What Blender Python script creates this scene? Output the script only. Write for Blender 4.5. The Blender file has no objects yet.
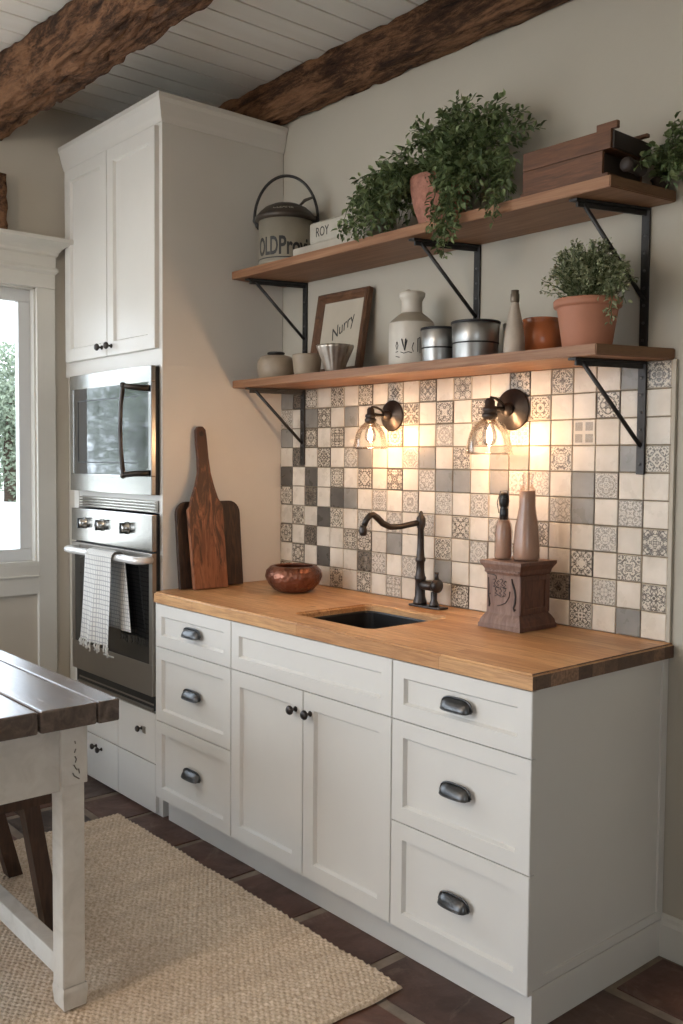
import bpy, bmesh, math, random
from mathutils import Vector, Matrix, noise
PI = math.pi
rnd = random.Random(7)
scn = bpy.context.scene
COL = scn.collection

# ------------------------------------------------------------------ materials
MATS = {}
def srgb(r, g, b):
    def f(c):
        c /= 255.0
        return c / 12.92 if c <= 0.04045 else ((c + 0.055) / 1.055) ** 2.4
    return (f(r), f(g), f(b), 1)

class NT:
    def __init__(s, name):
        s.m = bpy.data.materials.new(name); s.m.use_nodes = True
        s.t = s.m.node_tree; s.t.nodes.clear()
        s.out = s.n('ShaderNodeOutputMaterial')
        MATS[name] = s.m
    def n(s, kind, **kw):
        nd = s.t.nodes.new(kind)
        for k, v in kw.items():
            if k in nd.inputs.keys() if isinstance(k, str) else False:
                nd.inputs[k].default_value = v
            else:
                setattr(nd, k, v)
        return nd
    def l(s, a, b): s.t.links.new(a, b)
    def coord(s, kind='Object', scale=(1, 1, 1), rot=(0, 0, 0)):
        tc = s.n('ShaderNodeTexCoord'); mp = s.n('ShaderNodeMapping')
        s.l(tc.outputs[kind], mp.inputs['Vector'])
        mp.inputs['Scale'].default_value = scale; mp.inputs['Rotation'].default_value = rot
        return mp.outputs['Vector']
    def noise(s, vec, scale, detail=4, rough=.55, dist=0.0):
        n = s.n('ShaderNodeTexNoise'); n.inputs['Scale'].default_value = scale
        n.inputs['Detail'].default_value = detail; n.inputs['Roughness'].default_value = rough
        n.inputs['Distortion'].default_value = dist
        if vec is not None: s.l(vec, n.inputs['Vector'])
        return n.outputs['Fac']
    def ramp(s, fac, stops, interp='LINEAR'):
        r = s.n('ShaderNodeValToRGB'); r.color_ramp.interpolation = interp
        e = r.color_ramp.elements
        e[0].position, e[0].color = stops[0][0], stops[0][1]
        e[1].position, e[1].color = stops[-1][0], stops[-1][1]
        for p, c in stops[1:-1]:
            x = e.new(p); x.color = c
        s.l(fac, r.inputs['Fac']); return r.outputs['Color']
    def mix(s, fac, a, b, mode='MIX'):
        m = s.n('ShaderNodeMix'); m.data_type = 'RGBA'; m.blend_type = mode
        for v, i in ((fac, 0), (a, 6), (b, 7)):
            if hasattr(v, 'is_linked') or hasattr(v, 'links'): s.l(v, m.inputs[i])
            else: m.inputs[i].default_value = v
        return m.outputs[2]
    def math(s, op, a, b=0.0):
        m = s.n('ShaderNodeMath'); m.operation = op
        for v, i in ((a, 0), (b, 1)):
            if hasattr(v, 'links'): s.l(v, m.inputs[i])
            else: m.inputs[i].default_value = v
        return m.outputs[0]
    def bsdf(s, color=None, rough=.5, metal=0.0, bump=None, bstr=.3, bdist=.002, spec=.5, **kw):
        b = s.n('ShaderNodeBsdfPrincipled')
        for v, k in ((color, 'Base Color'), (rough, 'Roughness')):
            if v is None: continue
            if hasattr(v, 'links'): s.l(v, b.inputs[k])
            else: b.inputs[k].default_value = v
        b.inputs['Metallic'].default_value = metal
        b.inputs['Specular IOR Level'].default_value = spec
        for k, v in kw.items(): b.inputs[k.replace('_', ' ')].default_value = v
        if bump is not None:
            bp = s.n('ShaderNodeBump'); bp.inputs['Strength'].default_value = bstr
            bp.inputs['Distance'].default_value = bdist
            s.l(bump, bp.inputs['Height']); s.l(bp.outputs['Normal'], b.inputs['Normal'])
        s.l(b.outputs['BSDF'], s.out.inputs['Surface'])
        return b

def simple(name, col, rough=.5, metal=0, var=.12, vscale=6, bscale=60, bstr=.15, bdist=.001, stretch=(1, 1, 1), spec=.5, **kw):
    t = NT(name); v = t.coord('Object', stretch)
    f = t.noise(v, vscale, 5)
    lo = tuple(c * (1 - var) for c in col[:3]) + (1,); hi = tuple(min(1, c * (1 + var)) for c in col[:3]) + (1,)
    c = t.ramp(f, [(.3, lo), (.7, hi)])
    t.bsdf(c, rough, metal, t.noise(v, bscale, 3), bstr, bdist, spec, **kw)
    return t.m

def wood(name, cols, rough=.5, grain=(2, 30, 30), scale=3.0, bstr=.25, island=0.25, dist=1.2, spec=.4, gd=.5):
    """grain runs along the axis with the smallest scale"""
    t = NT(name); v = t.coord('Object', grain)
    geo = t.n('ShaderNodeNewGeometry')
    add = t.n('ShaderNodeVectorMath'); add.operation = 'ADD'
    sc = t.n('ShaderNodeVectorMath'); sc.operation = 'SCALE'
    cx = t.n('ShaderNodeCombineXYZ')
    for i in range(3): t.l(geo.outputs['Random Per Island'], cx.inputs[i])
    t.l(cx.outputs[0], sc.inputs[0]); sc.inputs['Scale'].default_value = 37
    t.l(v, add.inputs[0]); t.l(sc.outputs[0], add.inputs[1])
    f = t.noise(add.outputs[0], scale, 6, .6, dist)
    n = len(cols)
    c = t.ramp(f, [(.25 + .5 * i / (n - 1), cols[i]) for i in range(n)])
    fine = t.noise(add.outputs[0], scale * 5, 4, .7)
    c = t.mix(t.math('MULTIPLY', fine, gd), c, cols[0])
    hsv = t.n('ShaderNodeHueSaturation'); t.l(c, hsv.inputs['Color'])
    t.l(t.math('ADD', t.math('MULTIPLY', geo.outputs['Random Per Island'], island), 1 - island / 2), hsv.inputs['Value'])
    t.bsdf(hsv.outputs['Color'], rough, 0, fine, bstr, .001, spec)
    return t.m

simple('wall_paint', srgb(180, 173, 158), .85, var=.04, vscale=2, bscale=25, bstr=.25, bdist=.003)
simple('window_wall_paint', srgb(192, 184, 170), .8, var=.03, vscale=2, bscale=30, bstr=.15)
simple('cabinet_paint', srgb(212, 208, 200), .42, var=.02, vscale=5, bscale=80, bstr=.08)
simple('trim_paint', srgb(206, 202, 192), .45, var=.03, vscale=5)
simple('sash_paint', srgb(205, 205, 203), .4, var=.02)
simple('grout', srgb(132, 118, 98), .9, var=.12, vscale=15, bscale=200)
simple('iron', srgb(62, 61, 60), .5, .75, var=.25, vscale=20, bscale=120, bstr=.2)
simple('pewter', srgb(88, 88, 88), .33, .85, var=.2, vscale=25)
simple('bronze', srgb(70, 65, 62), .38, .8, var=.25, vscale=30, bscale=100)
simple('steel', srgb(172, 170, 165), .2, 1.0, var=.03, vscale=3, bscale=200, bstr=.03, stretch=(1, 1, 30))
simple('steel_dark', srgb(158, 151, 142), .42, 1.0, var=.05, vscale=3, bscale=200, bstr=.03)
simple('handle_white', srgb(228, 226, 222), .25, .3, var=.02)
simple('black_plastic', srgb(24, 23, 23), .35, 0, var=.1)
simple('oven_glass', srgb(16, 16, 16), .04, 0, var=.05, bstr=0.0, spec=1.0)
simple('micro_glass', srgb(34, 34, 33), .06, 0, var=.05, bstr=0.0, spec=1.0, Coat_Weight=.6, Coat_IOR=2.2, Coat_Roughness=.03)
simple('sink_black', srgb(38, 38, 38), .38, .2, var=.15, vscale=10)
simple('galvanized', srgb(158, 157, 154), .35, .9, var=.25, vscale=12, stretch=(1, 1, .3), bscale=60)
simple('tin_rim', srgb(48, 48, 50), .45, .5, var=.2)
simple('pewter_fluted', srgb(178, 168, 156), .3, .85, var=.2, vscale=20)
simple('stoneware', srgb(150, 134, 114), .5, 0, var=.14, vscale=14, bscale=80, bstr=.2)
simple('stoneware_light', srgb(196, 188, 174), .4, 0, var=.1, vscale=9, bscale=60)
simple('stoneware_shoulder', srgb(150, 140, 124), .45, 0, var=.1, vscale=9)
simple('ink', srgb(44, 42, 40), .6, 0, var=.2)
simple('ink_faded', srgb(112, 104, 92), .7, 0, var=.3, vscale=60)
simple('enamel_cream', srgb(150, 142, 126), .45, .2, var=.12, vscale=8, bscale=60)
simple('dark_enamel', srgb(66, 58, 50), .42, .3, var=.22, vscale=12)
simple('tin_white', srgb(172, 166, 152), .55, 0, var=.1, vscale=14, bscale=60)
simple('tin_lead', srgb(166, 158, 144), .6, 0, var=.12, vscale=10)
simple('terracotta', srgb(172, 116, 90), .65, 0, var=.1, vscale=9, bscale=80, bstr=.2)
simple('terracotta_pink', srgb(158, 108, 90), .8, 0, var=.25, vscale=45, bscale=70, bstr=.8, bdist=.004)
simple('brown_glaze', srgb(168, 96, 58), .22, 0, var=.3, vscale=7, bscale=30)
simple('bottle_clay', srgb(172, 158, 142), .5, 0, var=.2, vscale=16, stretch=(1, 1, .5))
simple('bottle_neck', srgb(110, 98, 84), .4, .4, var=.2)
simple('soil', srgb(50, 38, 30), .95, var=.3, vscale=40, bscale=90, bstr=.8, bdist=.004)
simple('stem_green', srgb(74, 88, 52), .6, var=.2)
simple('picture_paper', srgb(182, 172, 154), .85, var=.05, vscale=8)
simple('bottle_glass_brown', srgb(178, 146, 126), .6, 0, var=.25, vscale=10, stretch=(1, 1, .3), Alpha=1.0)
simple('gravel', srgb(212, 206, 196), .95, var=.25, vscale=3, bscale=20)
simple('bark', srgb(70, 56, 44), .9, var=.3, vscale=8, bscale=20, bstr=.6, bdist=.01)
simple('logo_metal', srgb(225, 225, 225), .3, .2, var=.02)
simple('string_white', srgb(205, 202, 194), .9, var=.06, vscale=60)
simple('dark_piece', srgb(44, 34, 28), .6, var=.3, vscale=16)

wood('shelf_wood', [srgb(118, 80, 54), srgb(158, 114, 82), srgb(186, 144, 108)], .5, (1.4, 22, 30), 1.6)
wood('shelf_end', [srgb(92, 66, 46), srgb(132, 98, 70), srgb(112, 80, 56)], .7, (14, 3, 60), 3)
wood('crate_wood', [srgb(66, 42, 28), srgb(102, 66, 42), srgb(134, 88, 58)], .5, (3, 30, 30), 2.2)
wood('frame_wood', [srgb(66, 44, 30), srgb(104, 70, 46), srgb(132, 94, 64)], .5, (5, 20, 5), 3)
wood('paddle_wood', [srgb(72, 40, 26), srgb(124, 74, 48), srgb(150, 94, 62)], .45, (30, 26, 3), 1.6, dist=2.0)
wood('board_dark', [srgb(34, 26, 22), srgb(60, 44, 34), srgb(96, 64, 44)], .5, (30, 26, 3), 2.0, dist=2.0)
wood('stool_wood', [srgb(44, 30, 22), srgb(70, 48, 34), srgb(88, 62, 46)], .5, (20, 20, 2), 3)
wood('table_top_wood', [srgb(60, 50, 44), srgb(96, 82, 72), srgb(128, 112, 100)], .27, (1.3, 14, 14), 1.8, island=.35, bstr=.5, spec=.9)
wood('box_wood', [srgb(104, 80, 70), srgb(142, 114, 100), srgb(166, 138, 122)], .6, (12, 12, 3), 3)
wood('box_wood_dark', [srgb(66, 46, 38), srgb(104, 70, 56), srgb(128, 86, 68)], .6, (12, 12, 3), 3)
wood('table_paint', [srgb(190, 183, 170), srgb(206, 199, 187), srgb(214, 209, 198)], .6, (6, 6, 6), 2, island=.04, gd=.2)

def paddle_mat():
    t = NT('paddle_worn'); v = t.coord('Object', (26, 22, 2.4))
    f = t.noise(v, 1.4, 6, .6, 1.5); c = t.ramp(f, [(.3, srgb(92, 54, 36)), (.5, srgb(136, 86, 58)), (.7, srgb(160, 106, 74))])
    g = t.noise(t.coord('Object', (10, 16, 3.2)), 1.6, 6, .7, 1.2)
    sx = t.n('ShaderNodeSeparateXYZ'); t.l(t.coord('Object'), sx.inputs[0])
    hz = t.math('MULTIPLY', t.math('SUBTRACT', sx.outputs['Z'], .12), 2.1)
    st = t.ramp(t.math('ADD', g, t.math('MULTIPLY', hz, .22)), [(.50, (0, 0, 0, 1)), (.64, (.85, .85, .85, 1))])
    c = t.mix(st, c, srgb(56, 34, 26))
    t.bsdf(c, .48, 0, g, .3, .001, .4)
paddle_mat()
def beam_mat():
    t = NT('rough_beam'); v = t.coord('Object', (1.1, 4.5, 4.5))
    f = t.noise(v, 2.6, 12, .8, .25)
    c = t.ramp(f, [(.34, srgb(36, 28, 24)), (.45, srgb(92, 66, 50)), (.56, srgb(176, 130, 96)), (.72, srgb(124, 88, 64))])
    g = t.noise(t.coord('Object', (4, 14, 14)), 5, 8, .75, .4)
    c = t.mix(t.math('MULTIPLY', g, .55), c, srgb(36, 26, 20))
    t.bsdf(c, .85, 0, g, 1.0, .02, .2)
beam_mat()

def ceiling_mat():
    t = NT('ceiling_boards'); v = t.coord('Object', (1, 1, 1))
    sx = t.n('ShaderNodeSeparateXYZ'); t.l(v, sx.inputs[0])
    f = t.noise(t.coord('Object', (6, 1, 1)), 2, 4)
    c = t.ramp(f, [(.3, srgb(232, 228, 218)), (.7, srgb(238, 235, 226))])
    t.bsdf(c, .6, 0, t.noise(v, 30, 3), .1, .001)
ceiling_mat()

def butcher(name, end=False):
    t = NT(name); v = t.coord('Object')
    sx = t.n('ShaderNodeSeparateXYZ'); t.l(v, sx.inputs[0])
    cb = t.n('ShaderNodeCombineXYZ')
    if end:
        t.l(sx.outputs['Y'], cb.inputs[0]); cb.inputs[1].default_value = .02
    else:
        t.l(sx.outputs['X'], cb.inputs[0]); t.l(t.math('ADD', sx.outputs['Y'], t.math('MULTIPLY', sx.outputs['Z'], .02)), cb.inputs[1])
    br = t.n('ShaderNodeTexBrick'); t.l(cb.outputs[0], br.inputs['Vector'])
    br.inputs['Scale'].default_value = 1
    br.inputs['Brick Width'].default_value = .058 if end else .62
    br.inputs['Row Height'].default_value = 1.0 if end else .052
    br.inputs['Mortar Size'].default_value = .0006; br.inputs['Mortar Smooth'].default_value = .3
    br.inputs['Bias'].default_value = 0; br.offset = .37; br.offset_frequency = 2
    if end:
        br.inputs['Color1'].default_value = srgb(84, 60, 46); br.inputs['Color2'].default_value = srgb(160, 122, 94)
        br.inputs['Mortar'].default_value = srgb(52, 36, 26)
    else:
        br.inputs['Color1'].default_value = srgb(186, 137, 90); br.inputs['Color2'].default_value = srgb(216, 172, 122)
        br.inputs['Mortar'].default_value = srgb(132, 88, 58)
    g = t.noise(t.coord('Object', (30, 30, 30) if end else (2.5, 40, 40)), 2.5, 6, .65, 1.2)
    c = t.mix(t.ramp(g, [(.40, (0, 0, 0, 1)), (.7, (.75, .75, .75, 1))]), br.outputs['Color'], srgb(60, 42, 32) if end else srgb(136, 88, 54))
    g2 = t.noise(t.coord('Object', (3, 12, 12)), 2.2, 3, .5, .6)
    c = t.mix(t.ramp(g2, [(.55, (0, 0, 0, 1)), (.85, (.4, .4, .4, 1))]), c, srgb(232, 184, 128) if not end else srgb(120, 84, 60))
    # a few knots
    vo = t.n('ShaderNodeTexVoronoi'); t.l(t.coord('Object', (3.2, 8, 8)), vo.inputs['Vector']); vo.inputs['Scale'].default_value = 1.3
    if not end: c = t.mix(t.ramp(vo.outputs['Distance'], [(.03, (.8, .8, .8, 1)), (.1, (0, 0, 0, 1))]), c, srgb(110, 66, 36))
    t.bsdf(c, .42, 0, g, .12, .0008, .45)
butcher('butcher_block'); butcher('butcher_end', True)

def tile_mat(name, kind):
    t = NT(name)
    at = t.n('ShaderNodeAttribute'); at.attribute_name = 'seed'; seed = at.outputs['Fac']
    ob = t.coord('Object')
    big = t.noise(ob, 9, 4)
    gloss = .3
    if kind in ('cream', 'grey', 'dark'):
        base = {'cream': (srgb(196, 184, 166), srgb(220, 210, 194)), 'grey': (srgb(122, 118, 110), srgb(148, 143, 134)),
                'dark': (srgb(78, 74, 68), srgb(98, 93, 85))}[kind]
        c = t.ramp(big, [(.3, base[0]), (.7, base[1])])
        hs = t.n('ShaderNodeHueSaturation'); t.l(c, hs.inputs['Color'])
        t.l(t.math('ADD', t.math('MULTIPLY', seed, .16), .92), hs.inputs['Value']); c = hs.outputs['Color']
    else:
        uv = t.n('ShaderNodeUVMap'); sx = t.n('ShaderNodeSeparateXYZ'); t.l(uv.outputs[0], sx.inputs[0])
        ax = t.math('ABSOLUTE', t.math('SUBTRACT', sx.outputs['X'], .5)); ay = t.math('ABSOLUTE', t.math('SUBTRACT', sx.outputs['Y'], .5))
        mx = t.math('MAXIMUM', ax, ay); mn = t.math('MINIMUM', ax, ay)
        if kind == 'cross':
            bar = t.math('GREATER_THAN', mn, .07); edge = t.math('LESS_THAN', mx, .42)
            f = t.math('MULTIPLY', bar, edge)
            no = t.noise(uv.outputs[0], 30, 3)
            f = t.math('MULTIPLY', f, t.ramp(no, [(.35, (.5, .5, .5, 1)), (.6, (1, 1, 1, 1))]))
            c = t.mix(f, srgb(205, 192, 172), srgb(128, 116, 98))
        else:
            cb = t.n('ShaderNodeCombineXYZ'); t.l(mx, cb.inputs[0]); t.l(mn, cb.inputs[1])
            no = t.n('ShaderNodeTexNoise'); no.noise_dimensions = '4D'; t.l(cb.outputs[0], no.inputs['Vector'])
            t.l(t.math('MULTIPLY', seed, 91), no.inputs['W'])
            no.inputs['Scale'].default_value = 13; no.inputs['Detail'].default_value = 1.5; no.inputs['Distortion'].default_value = .9
            f = t.ramp(no.outputs['Fac'], [(.455, (0, 0, 0, 1)), (.475, (1, 1, 1, 1)), (.535, (1, 1, 1, 1)), (.555, (0, 0, 0, 1))]) if False else \
                t.ramp(no.outputs['Fac'], [(.49, (0, 0, 0, 1)), (.515, (1, 1, 1, 1))])
            rim = t.math('GREATER_THAN', mx, .485)
            f = t.math('MAXIMUM', f, rim)
            if kind == 'bold': c = t.mix(f, srgb(204, 193, 174), srgb(92, 82, 70))
            elif kind == 'soft': c = t.mix(f, srgb(200, 191, 176), srgb(142, 134, 122))
            else: c = t.mix(f, srgb(118, 108, 94), srgb(62, 57, 51))
            # hand printed wear
            c = t.mix(t.ramp(t.noise(ob, 60, 4), [(.55, (0, 0, 0, 1)), (.75, (.5, .5, .5, 1))]), c, srgb(196, 184, 166))
    t.bsdf(c, t.ramp(t.noise(ob, 20, 3), [(.3, (.22, .22, .22, 1)), (.7, (.45, .45, .45, 1))]), 0, t.noise(ob, 22, 3), .25, .003, .45)
for k in ('cream', 'grey', 'dark', 'bold', 'soft', 'deep', 'cross'): tile_mat('tile_' + k, k)

def floor_mat():
    t = NT('brick_paver'); geo = t.n('ShaderNodeNewGeometry')
    ri = geo.outputs['Random Per Island']
    base = t.ramp(ri, [(0, srgb(92, 60, 48)), (.25, srgb(64, 52, 47)), (.5, srgb(118, 74, 56)), (.75, srgb(78, 60, 52)), (1, srgb(104, 66, 52))])
    v = t.coord('Object'); n1 = t.noise(v, 7, 6, .65, .6)
    c = t.mix(t.ramp(n1, [(.35, (0, 0, 0, 1)), (.7, (.7, .7, .7, 1))]), base, srgb(54, 45, 41))
    n2 = t.noise(v, 4, 8, .75, 1.5)
    c = t.mix(t.ramp(n2, [(.56, (0, 0, 0, 1)), (.72, (.45, .45, .45, 1))]), c, srgb(150, 130, 114))
    t.bsdf(c, t.ramp(n1, [(.3, (.32, .32, .32, 1)), (.7, (.6, .6, .6, 1))]), 0, t.noise(v, 14, 6), .5, .006, .4)
    simple('floor_grout', srgb(130, 116, 102), .95, var=.25, vscale=12, bscale=60, bstr=.5, bdist=.004)
floor_mat()

def rug_mat():
    t = NT('jute'); v = t.coord('Object')
    f = t.noise(v, 90, 4, .7); g = t.noise(t.coord('Object', (6, 1, 1)), 2.2, 3)
    c = t.ramp(f, [(.3, srgb(170, 147, 122)), (.5, srgb(208, 186, 160)), (.7, srgb(230, 212, 190))])
    c = t.mix(t.ramp(g, [(.4, (0, 0, 0, 1)), (.7, (.35, .35, .35, 1))]), c, srgb(168, 148, 128))
    t.bsdf(c, .95, 0, t.noise(v, 260, 3), .5, .002, .1)
rug_mat()

def towel_mat():
    t = NT('checked_linen'); uv = t.n('ShaderNodeUVMap'); sx = t.n('ShaderNodeSeparateXYZ'); t.l(uv.outputs[0], sx.inputs[0])
    def line(o, n, w):
        fr = t.math('FRACT', t.math('MULTIPLY', o, n)); return t.math('LESS_THAN', fr, w)
    l1 = t.math('MAXIMUM', line(sx.outputs['X'], 30, .2), line(sx.outputs['Y'], 30, .2))
    c = t.mix(t.math('MULTIPLY', l1, .55), srgb(214, 211, 204), srgb(96, 98, 104))
    t.bsdf(c, .95, 0, t.noise(t.coord('Object'), 400, 2), .4, .001, .1)
towel_mat()

def leaf_mat(name, a, b, c3):
    t = NT(name); geo = t.n('ShaderNodeNewGeometry')
    c = t.ramp(geo.outputs['Random Per Island'], [(0, a), (.5, b), (1, c3)])
    f = t.noise(t.coord('Object'), 60, 2)
    c = t.mix(t.math('MULTIPLY', f, .35), c, a)
    b_ = t.n('ShaderNodeBsdfPrincipled'); t.l(c, b_.inputs['Base Color']); b_.inputs['Roughness'].default_value = .45
    b_.inputs['Specular IOR Level'].default_value = .35
    tr = t.n('ShaderNodeBsdfTranslucent'); t.l(c, tr.inputs['Color'])
    mx = t.n('ShaderNodeMixShader'); mx.inputs[0].default_value = .3
    t.l(b_.outputs[0], mx.inputs[1]); t.l(tr.outputs[0], mx.inputs[2]); t.l(mx.outputs[0], t.out.inputs['Surface'])
leaf_mat('leaf_green', srgb(74, 90, 58), srgb(112, 130, 86), srgb(160, 174, 124))
leaf_mat('leaf_herb', srgb(108, 116, 86), srgb(154, 160, 122), srgb(200, 204, 168))
leaf_mat('leaf_tree_hazed', srgb(104, 114, 96), srgb(124, 134, 112), srgb(144, 152, 130))  # distance haze is mixed into these pale leaf colours

def glass_mat(name, tint=(1, 1, 1, 1), refl=.12, rough=.02):
    t = NT(name)
    tr = t.n('ShaderNodeBsdfTransparent'); tr.inputs['Color'].default_value = tint
    gl = t.n('ShaderNodeBsdfGlossy'); gl.inputs['Roughness'].default_value = rough
    lw = t.n('ShaderNodeFresnel'); lw.inputs['IOR'].default_value = 1.45
    f = t.math('ADD', t.math('MULTIPLY', lw.outputs[0], .55), refl * .2)
    mx = t.n('ShaderNodeMixShader'); t.l(f, mx.inputs[0]); t.l(tr.outputs[0], mx.inputs[1]); t.l(gl.outputs[0], mx.inputs[2])
    t.l(mx.outputs[0], t.out.inputs['Surface'])
glass_mat('clear_glass', (.985, .975, .96, 1), .1, .05)
glass_mat('pane_glass', (.97, .98, .98, 1), .1)
glass_mat('bottle_glass', (.95, .91, .88, 1), .15, .2)

def emit(name, col, s):
    t = NT(name); e = t.n('ShaderNodeEmission'); e.inputs[0].default_value = col; e.inputs[1].default_value = s
    t.l(e.outputs[0], t.out.inputs['Surface'])
emit('filament', (1, .70, .42, 1), 45)

def copper_mat():
    t = NT('hammered_copper'); v = t.coord('Object')
    vo = t.n('ShaderNodeTexVoronoi'); t.l(v, vo.inputs['Vector']); vo.inputs['Scale'].default_value = 70
    c = t.ramp(t.noise(v, 14, 4), [(.3, srgb(84, 54, 42)), (.6, srgb(142, 94, 74)), (.8, srgb(150, 126, 106))])
    t.bsdf(c, .36, .75, vo.outputs['Distance'], .7, .004, .5)
copper_mat()

# ------------------------------------------------------------------ mesh helpers
def M(n): return MATS[n]
class MB:
    """collects shapes into one mesh"""
    def __init__(s): s.bm = bmesh.new(); s.mi = 0; s.mats = []
    def mat(s, name):
        if name not in s.mats: s.mats.append(name)
        s.mi = s.mats.index(name); return s
    def _fin(s, geom_faces):
        for f in geom_faces: f.material_index = s.mi
    def box(s, x0, x1, y0, y1, z0, z1, bev=0.0, seg=2):
        b = bmesh.new(); bmesh.ops.create_cube(b, size=1)
        for v in b.verts:
            v.co = Vector(((x0 + x1) / 2 + v.co.x * (x1 - x0), (y0 + y1) / 2 + v.co.y * (y1 - y0), (z0 + z1) / 2 + v.co.z * (z1 - z0)))
        if bev > 0: bmesh.ops.bevel(b, geom=b.edges[:], offset=bev, segments=seg, profile=.6, affect='EDGES')
        s.merge(b); return s
    def merge(s, b, mtx=None):
        if mtx is not None: bmesh.ops.transform(b, matrix=mtx, verts=b.verts)
        vm = {}
        for v in b.verts: vm[v] = s.bm.verts.new(v.co)
        uvs = b.loops.layers.uv.active
        uvd = s.bm.loops.layers.uv.verify() if uvs else None
        for f in b.faces:
            try: nf = s.bm.faces.new([vm[v] for v in f.verts])
            except ValueError: continue
            nf.material_index = s.mi; nf.smooth = f.smooth
            if uvs:
                for a, c in zip(f.loops, nf.loops): c[uvd].uv = a[uvs].uv
        b.free()
    def lathe(s, prof, c=(0, 0, 0), n=40, close=True, rfun=None, mtx=None, smooth=True):
        """prof list of (r,z); revolve about z at c"""
        b = bmesh.new(); rings = []
        for r, z in prof:
            if r < 1e-6: rings.append([b.verts.new((c[0], c[1], c[2] + z))]); continue
            ring = []
            for i in range(n):
                a = 2 * PI * i / n; rr = r * (rfun(a, z) if rfun else 1)
                ring.append(b.verts.new((c[0] + rr * math.cos(a), c[1] + rr * math.sin(a), c[2] + z)))
            rings.append(ring)
        for A, B in zip(rings, rings[1:]):
            if len(A) == 1 and len(B) == 1: continue
            for i in range(n):
                j = (i + 1) % n
                if len(A) == 1: f = b.faces.new((A[0], B[j], B[i]))
                elif len(B) == 1: f = b.faces.new((A[i], A[j], B[0]))
                else: f = b.faces.new((A[i], A[j], B[j], B[i]))
                f.smooth = smooth
        bmesh.ops.recalc_face_normals(b, faces=b.faces)
        s.merge(b, mtx); return s
    def tube(s, pts, r, n=10, caps=True, mtx=None, flat=None):
        pts = [Vector(p) for p in pts]; rs = r if isinstance(r, (list, tuple)) else [r] * len(pts)
        b = bmesh.new(); rings = []; up = None
        for i, p in enumerate(pts):
            d = (pts[min(i + 1, len(pts) - 1)] - pts[max(i - 1, 0)]).normalized()
            if up is None:
                up = d.cross(Vector((0, 0, 1)));
                if up.length < .05: up = d.cross(Vector((1, 0, 0)))
                up.normalize()
            else:
                up = (up - d * up.dot(d)).normalized()
            w = d.cross(up)
            rings.append([b.verts.new(p + rs[i] * (math.cos(2 * PI * k / n) * up + math.sin(2 * PI * k / n) * w * (flat or 1))) for k in range(n)])
        for A, B in zip(rings, rings[1:]):
            for k in range(n):
                f = b.faces.new((A[k], A[(k + 1) % n], B[(k + 1) % n], B[k])); f.smooth = True
        if caps:
            b.faces.new(rings[0][::-1]); b.faces.new(rings[-1])
        bmesh.ops.recalc_face_normals(b, faces=b.faces)
        s.merge(b, mtx); return s
    def prism(s, poly, y0, y1, plane='xz', bev=0.0, mtx=None, smooth=False):
        """extrude a 2D polygon; plane names the two polygon axes"""
        b = bmesh.new()
        def P(u, v, w):
            return {'xz': (u, w, v), 'yz': (w, u, v), 'xy': (u, v, w)}[plane]
        A = [b.verts.new(P(u, v, y0)) for u, v in poly]; B = [b.verts.new(P(u, v, y1)) for u, v in poly]
        b.faces.new(A); b.faces.new(B[::-1]); n = len(poly)
        for i in range(n):
            f = b.faces.new((A[i], A[(i + 1) % n], B[(i + 1) % n], B[i])); f.smooth = smooth
        bmesh.ops.recalc_face_normals(b, faces=b.faces)
        if bev > 0: bmesh.ops.bevel(b, geom=[e for e in b.edges if len(e.link_faces) == 2 and e.calc_face_angle(0) > .5], offset=bev, segments=2, profile=.6, affect='EDGES')
        s.merge(b, mtx); return s
    def sphere(s, c, r, sc=(1, 1, 1), u=16, v=10):
        b = bmesh.new(); bmesh.ops.create_uvsphere(b, u_segments=u, v_segments=v, radius=r)
        for f in b.faces: f.smooth = True
        for q in b.verts: q.co = Vector((q.co.x * sc[0] + c[0], q.co.y * sc[1] + c[1], q.co.z * sc[2] + c[2]))
        s.merge(b); return s
    def quad(s, *p):
        f = s.bm.faces.new([s.bm.verts.new(q) for q in p]); f.material_index = s.mi; return s
    def build(s, name, parent=None, loc=None, solid=0):
        """links as ONE mesh object; origin at loc (world) or parent's origin"""
        me = bpy.data.meshes.new(name)
        org = Vector(loc) if loc is not None else (Vector(parent.get('o', (0, 0, 0))) if parent else Vector((0, 0, 0)))
        for v in s.bm.verts: v.co -= org
        s.bm.to_mesh(me); s.bm.free()
        for m in s.mats: me.materials.append(M(m))
        ob = bpy.data.objects.new(name, me); COL.objects.link(ob)
        if parent is not None:
            ob.parent = parent; ob.location = org - Vector(parent.get('o', (0, 0, 0)))
        else: ob.location = org
        ob['o'] = tuple(org)
        if solid:
            md = ob.modifiers.new('thick', 'SOLIDIFY'); md.thickness = solid; md.offset = 0
        return ob

def tag(o, label, cat, group=None, kind=None):
    if label: o['label'] = label
    if cat: o['category'] = cat
    if group: o['group'] = group
    if kind: o['kind'] = kind
    return o
def thing(name, loc, label, cat, group=None):
    o = bpy.data.objects.new(name, None); COL.objects.link(o); o.location = loc; o['o'] = tuple(loc)
    o.empty_display_size = .1
    return tag(o, label, cat, group)
def struct(o): o['kind'] = 'structure'; return o

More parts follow.
